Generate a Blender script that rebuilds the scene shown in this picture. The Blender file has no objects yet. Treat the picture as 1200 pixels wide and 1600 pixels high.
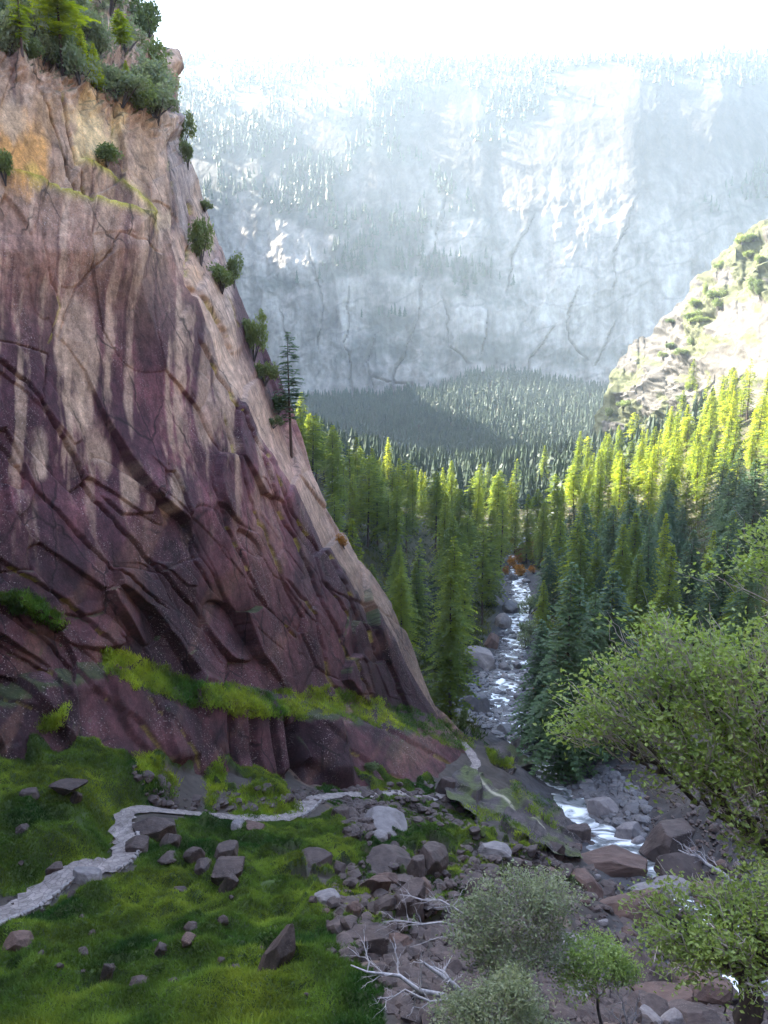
import bpy, bmesh, math, random
import numpy as np
from mathutils import Vector, Matrix
R = math.radians
rng = np.random.default_rng(7)
random.seed(7)
SC = bpy.context.scene
COL = SC.collection

# ------------------------------------------------------------------ camera
F = 1209.0                                   # focal length in pixels of a 1200 x 1600 picture
PITCH = math.atan(240 / F)
CP, SP = math.cos(PITCH), math.sin(PITCH)
cam = bpy.data.cameras.new('camera')
cam.sensor_fit = 'VERTICAL'
cam.angle_y = 2 * math.atan(800 / F)
cam.clip_start = 0.1
cam.clip_end = 20000
camo = bpy.data.objects.new('camera', cam)
COL.objects.link(camo)
camo.location = (0, 0, 0)
camo.rotation_euler = (math.pi / 2 - PITCH, 0, 0)
SC.camera = camo

# ------------------------------------------------------------------ sky, sun, exposure
SUN_AZ, SUN_EL = -60, 38.5                      # degrees; azimuth from the view direction, left is negative
SUN_STRENGTH, SKY_STRENGTH, EXPOSURE = 5.0, 0.112, 3.25
HAZE = 0.000076
world = bpy.data.worlds.new('World')
SC.world = world
world.use_nodes = True
wn = world.node_tree
sky = wn.nodes.new('ShaderNodeTexSky')
sky.sky_type = 'NISHITA'
sky.sun_disc = False
sky.sun_elevation = R(SUN_EL)
sky.sun_rotation = R(SUN_AZ)                  # measured from +Y, clockwise seen from above
sky.dust_density = 2.0
bg = wn.nodes['Background']
bg.inputs['Strength'].default_value = SKY_STRENGTH
wn.links.new(sky.outputs[0], bg.inputs['Color'])
sun = bpy.data.lights.new('sun', 'SUN')
sun.energy = SUN_STRENGTH
sun.angle = R(0.5)
sun.color = (1.0, 0.93, 0.80)
suno = bpy.data.objects.new('sun', sun)
COL.objects.link(suno)
sdir = Vector((math.sin(R(SUN_AZ)) * math.cos(R(SUN_EL)), math.cos(R(SUN_AZ)) * math.cos(R(SUN_EL)), math.sin(R(SUN_EL))))
suno.rotation_euler = sdir.to_track_quat('Z', 'Y').to_euler()
SC.view_settings.view_transform = 'Standard'
SC.view_settings.look = 'None'
SC.view_settings.exposure = EXPOSURE
SC.view_settings.gamma = 1.0
cy = SC.cycles
cy.use_denoising = True
cy.max_bounces = 6
cy.diffuse_bounces = 3
cy.glossy_bounces = 2
cy.transmission_bounces = 3
cy.volume_bounces = 1
cy.use_adaptive_sampling = True
cy.adaptive_threshold = 0.015

# ------------------------------------------------------------------ helpers
def ray(px, py):
    a = (px - 600) / F
    b = (800 - py) / F
    return np.array([a, b * SP + CP, b * CP - SP])
def at(px, py, Y):                            # the point on the ray through a pixel at ground distance Y
    r = ray(px, py)
    return r * (Y / r[1])
def project(P):
    P = np.asarray(P, float)
    d = P[..., 1] * CP - P[..., 2] * SP
    d = np.where(np.abs(d) < 1e-3, 1e-3, d)
    u = P[..., 1] * SP + P[..., 2] * CP
    return 600 + F * P[..., 0] / d, 800 - F * u / d, d

def hash3(i, j, k, s):
    with np.errstate(over='ignore'):
        h = (i.astype(np.int64) * 374761393 + j.astype(np.int64) * 668265263 + k.astype(np.int64) * 2147483647 + s * 974711) & 0xffffffff
        h = ((h ^ (h >> 13)) * 1274126177) & 0xffffffff
        h = (h ^ (h >> 16)) & 0xffffffff
    return h.astype(np.float64) / 4294967295.0
def noise2(x, y, s=0):
    x = np.asarray(x, float); y = np.asarray(y, float)
    i = np.floor(x); j = np.floor(y)
    u = x - i; v = y - j
    u = u * u * (3 - 2 * u); v = v * v * (3 - 2 * v)
    z = np.zeros_like(i)
    a = hash3(i, j, z, s); b = hash3(i + 1, j, z, s); c = hash3(i, j + 1, z, s); d = hash3(i + 1, j + 1, z, s)
    return ((a * (1 - u) + b * u) * (1 - v) + (c * (1 - u) + d * u) * v) * 2 - 1
def fbm(x, y, s=0, o=4, g=0.5):
    t = 0; a = 1; n = 0
    for k in range(o):
        t = t + a * noise2(x * 2 ** k + 17.3 * k, y * 2 ** k - 9.1 * k, s + k)
        n += a; a *= g
    return t / n
def sstep(a, b, x):
    t = np.clip((x - a) / (b - a), 0, 1)
    return t * t * (3 - 2 * t)
def inpoly(px, py, poly):
    px = np.asarray(px, float); py = np.asarray(py, float)
    ins = np.zeros(px.shape, bool)
    n = len(poly)
    for k in range(n):
        x0, y0 = poly[k]; x1, y1 = poly[(k + 1) % n]
        if y0 == y1:
            continue
        c = ((y0 > py) != (y1 > py)) & (px < (x1 - x0) * (py - y0) / (y1 - y0) + x0)
        ins ^= c
    return ins
def poly_dist(px, py, line):                  # distance to a polyline and the side (positive: right of travel, y down)
    best = np.full(np.shape(px), 1e9); side = np.zeros(np.shape(px)); tt = np.zeros(np.shape(px))
    n = len(line) - 1
    for k in range(n):
        x0, y0 = line[k][:2]; x1, y1 = line[k + 1][:2]
        dx, dy = x1 - x0, y1 - y0
        L2 = dx * dx + dy * dy + 1e-9
        t = np.clip(((px - x0) * dx + (py - y0) * dy) / L2, 0, 1)
        d = np.hypot(px - x0 - t * dx, py - y0 - t * dy)
        m = d < best
        s = np.sign(dx * (py - y0) - dy * (px - x0))
        best = np.where(m, d, best); side = np.where(m, s, side); tt = np.where(m, (k + t) / n, tt)
    return best, side, tt

def mesh_np(name, V, Fc, smooth=True, cols=None):
    V = np.ascontiguousarray(V, np.float32); Fc = np.ascontiguousarray(Fc, np.int32)
    k = Fc.shape[1]
    me = bpy.data.meshes.new(name)
    me.vertices.add(len(V)); me.vertices.foreach_set('co', V.ravel())
    me.loops.add(Fc.size); me.loops.foreach_set('vertex_index', Fc.ravel())
    me.polygons.add(len(Fc))
    me.polygons.foreach_set('loop_start', np.arange(0, Fc.size, k, dtype=np.int32))
    try:
        me.polygons.foreach_set('loop_total', np.full(len(Fc), k, np.int32))
    except Exception:
        pass
    me.update(calc_edges=True)
    me.polygons.foreach_set('use_smooth', np.full(len(Fc), smooth))
    if cols is not None:
        ca = me.color_attributes.new('Col', 'FLOAT_COLOR', 'POINT')
        c4 = np.ones((len(V), 4), np.float32); c4[:, :cols.shape[1]] = cols
        ca.data.foreach_set('color', c4.ravel())
    me.update()
    return me
def grid_faces(nr, nc):
    i = np.arange(nr - 1)[:, None] * nc + np.arange(nc - 1)[None, :]
    i = i.ravel()
    return np.stack([i, i + 1, i + nc + 1, i + nc], 1)
def link(name, me, mat=None, parent=None, loc=None):
    o = bpy.data.objects.new(name, me)
    COL.objects.link(o)
    if mat and me is not None and len(me.materials) == 0:
        me.materials.append(mat)
    if parent: o.parent = parent
    if loc is not None: o.location = loc
    return o
def tag(o, label, cat, group=None):
    o['label'] = label; o['category'] = cat
    if group: o['group'] = group
    return o
def struct(o, kind='structure'):
    o['kind'] = kind
    return o
def thing(name, label, cat, loc, group=None, rz=0.0):
    o = bpy.data.objects.new(name, None)
    COL.objects.link(o)
    o.location = loc; o.rotation_euler = (0, 0, rz)
    return tag(o, label, cat, group)
def copy_thing(src, loc, rz, scale, label, group=None):
    r = src.copy(); COL.objects.link(r)
    r.location = loc; r.rotation_euler = (0, 0, rz)
    r.scale = scale if hasattr(scale, '__len__') else (scale,) * 3
    r['label'] = label
    if group: r['group'] = group
    elif 'group' in r: del r['group']
    for ch in src.children:
        c = ch.copy(); COL.objects.link(c); c.parent = r
    return r

# ------------------------------------------------------------------ materials
def new_mat(name):
    m = bpy.data.materials.new(name); m.use_nodes = True
    nt = m.node_tree
    return m, nt, nt.nodes['Principled BSDF']
def N(nt, t, **kw):
    n = nt.nodes.new(t)
    for k, v in kw.items():
        if k in n.inputs.keys() if isinstance(k, str) else False:
            n.inputs[k].default_value = v
        else:
            setattr(n, k, v)
    return n
def noise_node(nt, scale, detail=5, rough=0.6, vec=None, dist=0.0):
    n = nt.nodes.new('ShaderNodeTexNoise')
    n.inputs['Scale'].default_value = scale; n.inputs['Detail'].default_value = detail
    n.inputs['Roughness'].default_value = rough; n.inputs['Distortion'].default_value = dist
    if vec is not None: nt.links.new(vec, n.inputs['Vector'])
    return n
def ramp(nt, fac, stops):
    r = nt.nodes.new('ShaderNodeValToRGB')
    e = r.color_ramp.elements
    while len(e) < len(stops): e.new(0.5)
    for k, (p, c) in enumerate(stops):
        e[k].position = p
        e[k].color = (*c, 1) if hasattr(c, '__len__') else (c, c, c, 1)
    nt.links.new(fac, r.inputs[0])
    return r
def mixc(nt, mode, fac, a, b):
    m = nt.nodes.new('ShaderNodeMix'); m.data_type = 'RGBA'; m.blend_type = mode
    for sock, v in ((m.inputs[0], fac), (m.inputs[6], a), (m.inputs[7], b)):
        if isinstance(v, bpy.types.NodeSocket): nt.links.new(v, sock)
        elif hasattr(v, '__len__'): sock.default_value = (*v, 1)
        else: sock.default_value = v
    return m.outputs[2]
def coords(nt, scale=None):
    tc = nt.nodes.new('ShaderNodeTexCoord')
    if scale is None: return tc.outputs['Object']
    mp = nt.nodes.new('ShaderNodeMapping'); mp.inputs['Scale'].default_value = scale
    nt.links.new(tc.outputs['Object'], mp.inputs['Vector'])
    return mp.outputs[0]
def bump(nt, b, h, strength, dist):
    n = nt.nodes.new('ShaderNodeBump'); n.inputs['Strength'].default_value = strength; n.inputs['Distance'].default_value = dist
    nt.links.new(h, n.inputs['Height']); nt.links.new(n.outputs[0], b.inputs['Normal'])

def rock_mat(name, fine, streak, bumpd, rough=0.85, speck=0.0, attr=True, base=None):
    """rock whose broad pigment comes from the vertex attribute (or base) and whose grain, speckle and thin streaks are procedural"""
    m, nt, b = new_mat(name)
    if attr:
        a = nt.nodes.new('ShaderNodeVertexColor'); a.layer_name = 'Col'; c = a.outputs[0]
    else:
        n0 = noise_node(nt, base[2], 4, 0.6, coords(nt))
        c = ramp(nt, n0.outputs[0], [(0.3, base[0]), (0.7, base[1])]).outputs[0]
    n1 = noise_node(nt, fine, 8, 0.65, coords(nt))
    c = mixc(nt, 'MULTIPLY', 0.75, c, ramp(nt, n1.outputs[0], [(0.28, 0.45), (0.5, 0.95), (0.72, 1.35)]).outputs[0])
    if streak:
        n2 = noise_node(nt, streak, 5, 0.6, coords(nt, (1, 1, 0.06)))
        c = mixc(nt, 'MULTIPLY', 0.65, c, ramp(nt, n2.outputs[0], [(0.32, 0.45), (0.5, 1.0), (0.66, 1.45)]).outputs[0])
    if speck:
        n3 = noise_node(nt, fine * 6, 3, 0.7, coords(nt))
        n4 = noise_node(nt, fine * 0.25, 3, 0.6, coords(nt, (1, 1, 0.2)))
        mul = nt.nodes.new('ShaderNodeMath'); mul.operation = 'MULTIPLY'
        nt.links.new(ramp(nt, n3.outputs[0], [(0.60, 0.0), (0.66, 1.0)]).outputs[0], mul.inputs[0])
        nt.links.new(ramp(nt, n4.outputs[0], [(0.45, 0.0), (0.62, speck)]).outputs[0], mul.inputs[1])
        c = mixc(nt, 'MIX', mul.outputs[0], c, (0.52, 0.42, 0.40))
    nt.links.new(c, b.inputs['Base Color'])
    b.inputs['Roughness'].default_value = rough
    b.inputs['Specular IOR Level'].default_value = 0.3
    bump(nt, b, n1.outputs[0], 0.7, bumpd)
    return m
def leaf_mat(name, c0, c1, trans, scale, rough=0.55, tint=None, spec=0.25, attr=False, rnd=0.9):
    m = bpy.data.materials.new(name); m.use_nodes = True
    nt = m.node_tree; b = nt.nodes['Principled BSDF']; out = nt.nodes['Material Output']
    oi = nt.nodes.new('ShaderNodeObjectInfo')
    n = noise_node(nt, scale, 3, 0.6, coords(nt))
    c = ramp(nt, n.outputs[0], [(0.3, c0), (0.7, c1)]).outputs[0]
    c = mixc(nt, 'MULTIPLY', rnd, c, ramp(nt, oi.outputs['Random'], [(0.0, (0.62, 0.68, 0.66)), (0.5, (1, 1, 1)), (1.0, (1.35, 1.25, 1.0))]).outputs[0])
    if attr:
        a = nt.nodes.new('ShaderNodeVertexColor'); a.layer_name = 'Col'
        c = mixc(nt, 'MULTIPLY', 1.0, c, a.outputs[0])
    nt.links.new(c, b.inputs['Base Color'])
    b.inputs['Roughness'].default_value = rough
    b.inputs['Specular IOR Level'].default_value = spec
    tr = nt.nodes.new('ShaderNodeBsdfTranslucent')
    tc = mixc(nt, 'MULTIPLY', 1.0, c, tint or (1.5, 1.5, 0.7))
    nt.links.new(tc, tr.inputs['Color'])
    mx = nt.nodes.new('ShaderNodeMixShader'); mx.inputs[0].default_value = trans
    nt.links.new(b.outputs[0], mx.inputs[1]); nt.links.new(tr.outputs[0], mx.inputs[2])
    nt.links.new(mx.outputs[0], out.inputs['Surface'])
    return m
def bark_mat(name, c0, c1, scale=3.0):
    m, nt, b = new_mat(name)
    n = noise_node(nt, scale, 6, 0.7, coords(nt, (1, 1, 0.2)))
    nt.links.new(ramp(nt, n.outputs[0], [(0.3, c0), (0.7, c1)]).outputs[0], b.inputs['Base Color'])
    b.inputs['Roughness'].default_value = 0.9
    bump(nt, b, n.outputs[0], 0.6, 0.03)
    return m

M_CLIFF = rock_mat('cliff_rock', 0.9, 0.55, 0.25, 0.8, 0.7)
def cliff_grain():                            # fine grain and hairline fractures, steeply inclined as the slabs are
    nt = M_CLIFF.node_tree; b = nt.nodes['Principled BSDF']
    c = b.inputs['Base Color'].links[0].from_socket
    mp = nt.nodes.new('ShaderNodeMapping'); mp.inputs['Rotation'].default_value = (R(-38), R(20), 0); mp.inputs['Scale'].default_value = (0.55, 0.5, 0.13)
    nz = noise_node(nt, 0.25, 3, 0.6, coords(nt))
    ad = nt.nodes.new('ShaderNodeVectorMath'); ad.operation = 'MULTIPLY_ADD'; ad.inputs[1].default_value = (2.2,) * 3
    nt.links.new(nz.outputs['Color'], ad.inputs[0]); nt.links.new(coords(nt), ad.inputs[2]); nt.links.new(ad.outputs[0], mp.inputs['Vector'])
    v = nt.nodes.new('ShaderNodeTexVoronoi'); v.feature = 'DISTANCE_TO_EDGE'; v.inputs['Scale'].default_value = 0.42
    nt.links.new(mp.outputs[0], v.inputs['Vector'])
    pr = noise_node(nt, 0.12, 2, 0.5, coords(nt))
    fac = ramp(nt, pr.outputs[0], [(0.42, 0.0), (0.58, 0.85)]).outputs[0]
    c = mixc(nt, 'MULTIPLY', fac, c, ramp(nt, v.outputs['Distance'], [(0.006, 0.22), (0.028, 1.0)]).outputs[0])
    g2 = noise_node(nt, 5.0, 6, 0.75, coords(nt))
    c = mixc(nt, 'MULTIPLY', 0.8, c, ramp(nt, g2.outputs[0], [(0.3, 0.5), (0.5, 1.0), (0.7, 1.5)]).outputs[0])
    nt.links.new(c, b.inputs['Base Color'])
    b1 = [n for n in nt.nodes if n.type == 'BUMP'][0]
    b2 = nt.nodes.new('ShaderNodeBump'); b2.inputs['Strength'].default_value = 0.8; b2.inputs['Distance'].default_value = 0.12
    nt.links.new(g2.outputs[0], b2.inputs['Height']); nt.links.new(b1.outputs[0], b2.inputs['Normal']); nt.links.new(b2.outputs[0], b.inputs['Normal'])
cliff_grain()
M_MOUNT = rock_mat('mountain_granite', 0.03, 0.035, 6.0, 0.95)
M_HILL = rock_mat('hill_granite', 0.08, 0.0, 2.0, 0.95)
M_BOULDER = rock_mat('dark_boulder_rock', 3.2, 0, 0.10, 0.75, 0.3, attr=False, base=((0.035, 0.024, 0.023), (0.10, 0.072, 0.065), 1.1))
M_PALE = rock_mat('pale_boulder_rock', 3.2, 0, 0.10, 0.75, 0.3, attr=False, base=((0.13, 0.115, 0.12), (0.24, 0.21, 0.205), 0.5))
M_BROWN = rock_mat('brown_boulder_rock', 3.2, 0, 0.10, 0.75, 0.2, attr=False, base=((0.065, 0.038, 0.032), (0.14, 0.088, 0.072), 1.1))
M_RIVERROCK = rock_mat('river_rock', 3.2, 0, 0.10, 0.55, 0.2, attr=False, base=((0.05, 0.047, 0.053), (0.15, 0.137, 0.14), 0.3))
M_PAVE = rock_mat('trail_paving', 1.5, 0, 0.05, 0.8, 0.0, attr=False, base=((0.18, 0.15, 0.145), (0.31, 0.265, 0.25), 0.6))
def pave():
    nt = M_PAVE.node_tree; b = nt.nodes['Principled BSDF']
    old = b.inputs['Base Color'].links[0].from_socket
    v = nt.nodes.new('ShaderNodeTexVoronoi'); v.feature = 'DISTANCE_TO_EDGE'; v.inputs['Scale'].default_value = 2.1
    w = nt.nodes.new('ShaderNodeTexVoronoi'); w.inputs['Scale'].default_value = 2.1
    for q in (v, w): nt.links.new(coords(nt), q.inputs['Vector'])
    c = mixc(nt, 'MULTIPLY', 1.0, old, ramp(nt, v.outputs['Distance'], [(0.02, 0.6), (0.08, 1.0)]).outputs[0])
    sp = nt.nodes.new('ShaderNodeSeparateColor'); nt.links.new(w.outputs['Color'], sp.inputs[0])
    c = mixc(nt, 'MULTIPLY', 0.5, c, ramp(nt, sp.outputs[0], [(0.0, (0.62, 0.56, 0.54)), (1.0, (1.15, 1.12, 1.1))]).outputs[0])
    nt.links.new(c, b.inputs['Base Color'])
pave()
M_KERB = rock_mat('trail_edge_stone', 2.0, 0, 0.05, 0.8, 0.0, attr=False, base=((0.14, 0.125, 0.125), (0.33, 0.29, 0.28), 0.9))
M_BARK = bark_mat('conifer_bark', (0.035, 0.022, 0.018), (0.11, 0.065, 0.05))
M_DEAD = bark_mat('grey_deadwood', (0.20, 0.18, 0.19), (0.50, 0.47, 0.48), 8.0)
M_OAKBARK = bark_mat('oak_bark', (0.03, 0.025, 0.024), (0.12, 0.10, 0.095), 6.0)
M_TWIG = bark_mat('grey_twigs', (0.25, 0.22, 0.21), (0.52, 0.48, 0.46), 8.0)
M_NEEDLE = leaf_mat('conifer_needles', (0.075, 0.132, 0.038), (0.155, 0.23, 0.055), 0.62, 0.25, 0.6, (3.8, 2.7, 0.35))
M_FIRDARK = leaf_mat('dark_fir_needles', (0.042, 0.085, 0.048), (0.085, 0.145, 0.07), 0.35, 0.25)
M_FAR = leaf_mat('far_wood_foliage', (0.016, 0.036, 0.026), (0.042, 0.068, 0.042), 0.3, 0.03)
M_OAK = leaf_mat('oak_leaves', (0.14, 0.21, 0.055), (0.26, 0.34, 0.11), 0.5, 1.2, 0.45, (1.5, 1.55, 0.8), 0.5, rnd=0.15)
M_GREYLEAF = leaf_mat('greygreen_leaves', (0.15, 0.185, 0.10), (0.27, 0.30, 0.18), 0.45, 1.2, 0.45, (1.3, 1.35, 0.95), 0.5, rnd=0.15)
M_SHRUB = leaf_mat('shrub_leaves', (0.10, 0.14, 0.06), (0.19, 0.24, 0.11), 0.35, 0.5)
M_GRASS = leaf_mat('grass_blades', (0.055, 0.10, 0.018), (0.13, 0.19, 0.032), 0.35, 0.25, 0.6, None, 0.2, attr=True)
M_AUTUMN = leaf_mat('autumn_leaves', (0.22, 0.085, 0.015), (0.36, 0.19, 0.03), 0.4, 0.6)

# ground: soil, earth and bare rubble under the grass; pigment comes from the attribute
M_GROUND = rock_mat('slope_ground', 1.1, 0, 0.12, 0.95)
def water_mat():
    m, nt, b = new_mat('river_water')
    n = noise_node(nt, 0.9, 4, 0.6, coords(nt))
    n2 = noise_node(nt, 0.16, 4, 0.6, coords(nt), 1.5)
    c = ramp(nt, n2.outputs[0], [(0.36, (0.05, 0.055, 0.06)), (0.50, (0.25, 0.26, 0.27)), (0.62, (0.8, 0.82, 0.84))]).outputs[0]
    nt.links.new(c, b.inputs['Base Color'])
    nt.links.new(ramp(nt, n2.outputs[0], [(0.45, 0.12), (0.62, 0.5)]).outputs[0], b.inputs['Roughness'])
    b.inputs['IOR'].default_value = 1.33
    b.inputs['Specular IOR Level'].default_value = 0.9
    bump(nt, b, n.outputs[0], 0.25, 0.12)
    return m
M_WATER = water_mat()

# ------------------------------------------------------------------ the terrain: slope, gorge and valley floor
_ctrl = [(px, py, Y) for px, py, Y in [
    (0, 1600, 28), (300, 1600, 28), (600, 1600, 27), (800, 1600, 26), (1000, 1600, 36), (1200, 1600, 40),
    (0, 1500, 38), (150, 1500, 38), (300, 1500, 37), (450, 1500, 36), (560, 1500, 36),
    (0, 1430, 45.5), (110, 1380, 50), (200, 1340, 53.5), (190, 1290, 60), (250, 1268, 64),
    (100, 1250, 58), (0, 1280, 55), (0, 1195, 63), (100, 1185, 65), (200, 1205, 67),
    (300, 1400, 50), (450, 1400, 50), (600, 1400, 51), (300, 1285, 66), (400, 1282, 72), (470, 1268, 78), (490, 1245, 84),
    (550, 1240, 91), (620, 1240, 95), (690, 1246, 99), (500, 1330, 63), (600, 1310, 72), (700, 1310, 78), (800, 1340, 76),
    (760, 1290, 88), (700, 1500, 39), (800, 1450, 48), (740, 1195, 117), (765, 1172, 126), (820, 1205, 126), (870, 1265, 114),
    (895, 1305, 102), (870, 1340, 88), (1165, 1510, 50), (1140, 1440, 64), (1075, 1395, 84), (1010, 1340, 97), (930, 1295, 109), (880, 1215, 136),
    (850, 1180, 150), (800, 1110, 182), (790, 1060, 205), (805, 1000, 250), (815, 930, 310), (812, 890, 370), (802, 852, 440),
    (1100, 1245, 106), (1200, 1300, 84), (1200, 1400, 68), (1000, 1470, 60), (930, 1420, 64), (900, 1520, 42), (1000, 1180, 135),
    (960, 1110, 180), (720, 1150, 150), (690, 1090, 178), (735, 1030, 215), (870, 1080, 205)]]
_P = [at(*c) for c in _ctrl]
_P += [np.array(p, float) for p in [
    (0, 0, -1.9), (-14, 0, -1.0), (14, 0, -0.6), (0, -25, 1), (-30, -10, 4), (30, -10, 6), (-40, 25, -12), (-60, 60, -20), (-42, 45, -26),
    (60, 60, -30), (50, 100, -58), (70, 140, -66), (60, 30, -8), (110, 180, -60), (70, 200, -82), (130, 120, -30),
    (0, 250, -88), (-30, 250, -68), (-60, 250, -40), (20, 350, -95), (-20, 350, -76), (-60, 350, -45), (-20, 190, -74), (-20, 150, -62), (-50, 150, -40),
    (40, 500, -106), (-20, 500, -88), (-80, 500, -50), (78, 250, -88), (115, 250, -72), (165, 250, -42),
    (108, 400, -98), (160, 400, -80), (220, 400, -46), (300, 400, 4), (92, 600, -119), (160, 600, -101), (230, 600, -66), (320, 600, -5),
    (120, 900, -132), (-200, 900, -110), (300, 900, -120), (500, 900, -80), (400, 500, 40), (-200, 600, 20), (150, 1150, -146), (-300, 1150, -146), (600, 1150, -140),
    (-200, 1700, -95), (120, 1700, -70), (210, 1700, -28), (330, 1700, -45), (480, 1700, -75), (120, 1400, -120), (350, 1400, -115), (-300, 1400, -120),
    (-500, 300, 200), (600, 200, 180), (-800, 1700, -80), (1200, 1700, -60), (0, 2400, 100), (1500, 2400, 100), (-1500, 2400, 100), (-200, 100, 30), (200, 60, 40)]]
_P = np.array(_P)
def _k(r2): return np.sqrt(r2 + 16.0)
_n = len(_P)
_A = np.zeros((_n + 3, _n + 3))
_d = ((_P[:, None, :2] - _P[None, :, :2]) ** 2).sum(-1)
_A[:_n, :_n] = _k(_d) - np.eye(_n) * 0.25
_A[:_n, _n] = 1; _A[:_n, _n + 1:] = _P[:, :2]; _A[_n, :_n] = 1; _A[_n + 1:, :_n] = _P[:, :2].T
_w = np.linalg.solve(_A, np.concatenate([_P[:, 2], [0, 0, 0]]))
def base_h(x, y):
    x = np.asarray(x, float); y = np.asarray(y, float)
    sh = x.shape
    x = x.ravel(); y = y.ravel()
    o = np.empty(x.size)
    for a in range(0, x.size, 20000):
        xx, yy = x[a:a + 20000], y[a:a + 20000]
        r2 = (xx[:, None] - _P[None, :, 0]) ** 2 + (yy[:, None] - _P[None, :, 1]) ** 2
        o[a:a + 20000] = _k(r2) @ _w[:_n] + _w[_n] + _w[_n + 1] * xx + _w[_n + 2] * yy
    # the ledge the picture is taken from, and its higher right flank
    side = sstep(0.60, 0.78, (x - 0.8) / np.maximum(y, 2.0)) * (x > 0)
    cap = (-1.0 * np.maximum(y, 0) - 0.9 * (1 - sstep(24, 31, y)) - 0.3) * (1 - side) + 50 * side
    wc = sstep(26, 31.5, y)
    o = np.where((y > -2) & (y < 31.5) & (x > -24), np.minimum(o, cap * (1 - wc) + o * wc), o)
    led = np.where(y < 25, -2.0 - 1.10 * np.maximum(y, 0), -29.5 - 3.0 * (y - 25))
    led = led * (1 - side) + side * (-1.7 - 0.62 * np.maximum(y, 0) - 2.2 * np.maximum(y - 22, 0))
    led -= 2.0 * np.maximum(-12 - x, 0) + 2.0 * np.maximum(x - 30, 0)
    o = np.where((y > -6) & (y < 34), np.maximum(o, led), o)
    return o.reshape(sh)
def march(px, py, hf, y0=8.0, y1=2600.0, n=900):
    r = ray(px, py)
    Y = y0 * (y1 / y0) ** np.linspace(0, 1, n)
    X = r[0] / r[1] * Y; Z = r[2] / r[1] * Y
    under = Z < hf(X, Y)
    if not under.any(): return None
    k = int(np.argmax(under))
    if k == 0: return np.array([X[0], Y[0], Z[0]])
    a, b = Y[k - 1], Y[k]
    for _ in range(12):
        m = 0.5 * (a + b)
        if r[2] / r[1] * m < hf(np.array([r[0] / r[1] * m]), np.array([m]))[0]: b = m
        else: a = m
    return np.array([r[0] / r[1] * b, b, r[2] / r[1] * b])

# the river's course and the trail's course, walked over the bare terrain
RIV_PX = [(1185, 1560), (1165, 1500), (1140, 1445), (1078, 1398), (1045, 1362), (1005, 1338), (955, 1312), (930, 1288), (905, 1250), (880, 1215), (852, 1180), (826, 1148),
          (800, 1115), (785, 1085), (790, 1056), (800, 1030), (806, 1000), (812, 962), (815, 930), (812, 903), (806, 882), (801, 860)]
RIV = [march(px, py, base_h, 45) for px, py in RIV_PX]
RIV += [np.array([at(812, 800, Y)[0] + dx, Y, 0]) for Y, dx in ((480, 10), (560, 30), (700, 40), (900, 20))]
RIV = np.array(RIV)
zr = base_h(RIV[:, 0], RIV[:, 1]); zr[0] = max(zr[0], zr[1] + 3)
RIV[:, 2] = np.minimum.accumulate(zr) - 0.6
RIVW = np.interp(np.arange(len(RIV)), [0, 3, 6, 7, 9, 12, 14, 17, 21, 23, 25], [2.0, 1.8, 3.6, 3.0, 3.2, 6.2, 4.8, 4.2, 2.8, 1.6, 1.6])
TRAIL_PX = [(-60, 1458), (0, 1432), (45, 1410), (80, 1384), (104, 1362), (140, 1356), (175, 1352), (196, 1335), (199, 1312), (188, 1290), (200, 1270), (228, 1262), (300, 1272), (360, 1276), (420, 1279),
            (455, 1276), (476, 1262), (488, 1248), (515, 1244), (548, 1240), (585, 1244), (620, 1238), (655, 1244), (684, 1248), (694, 1234), (712, 1215), (735, 1205), (744, 1196), (738, 1178), (722, 1160)]
def smooth_line(P, n=6):
    P = np.asarray(P); out = []
    for k in range(len(P) - 1):
        p0, p1, p2, p3 = P[max(k - 1, 0)], P[k], P[k + 1], P[min(k + 2, len(P) - 1)]
        for t in np.arange(n) / n:
            out.append(0.5 * (2 * p1 + (p2 - p0) * t + (2 * p0 - 5 * p1 + 4 * p2 - p3) * t * t + (3 * p1 - p0 - 3 * p2 + p3) * t ** 3))
    out.append(P[-1])
    return np.array(out)
TRAIL = smooth_line([march(px, py, base_h, 24) for px, py in TRAIL_PX], 5)
for _ in range(8): TRAIL[1:-1] = 0.5 * TRAIL[1:-1] + 0.25 * (TRAIL[:-2] + TRAIL[2:])
TRW = np.interp(np.arange(len(TRAIL)), [0, 30, 45, 60, 85, 100, len(TRAIL)], [1.15, 1.05, 0.95, 0.65, 1.2, 0.75, 0.7])

GRASS1 = [(-200, 1165), (0, 1180), (150, 1170), (200, 1180), (240, 1215), (262, 1262), (200, 1275), (175, 1300), (170, 1345), (100, 1365), (60, 1395), (-200, 1420)]
GRASS2 = [(-200, 1500), (0, 1455), (60, 1422), (140, 1380), (205, 1355), (215, 1300), (300, 1277), (480, 1280), (560, 1270), (660, 1255), (700, 1262), (760, 1300), (850, 1350), (900, 1390), (760, 1410), (680, 1440),
          (610, 1480), (560, 1510), (640, 1560), (600, 1720), (-200, 1700)]
BARE = [[(540, 1330), (600, 1300), (700, 1330), (730, 1380), (660, 1390), (590, 1350)], [(500, 1390), (560, 1350), (640, 1380), (680, 1430), (660, 1490), (560, 1500), (500, 1440)],
        [(430, 1330), (540, 1335), (560, 1390), (500, 1400), (430, 1365)], [(540, 1260), (620, 1270), (650, 1310), (560, 1310)], [(690, 1330), (850, 1310), (900, 1400), (800, 1400)],
        [(580, 1430), (720, 1440), (740, 1600), (600, 1600)]]
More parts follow.
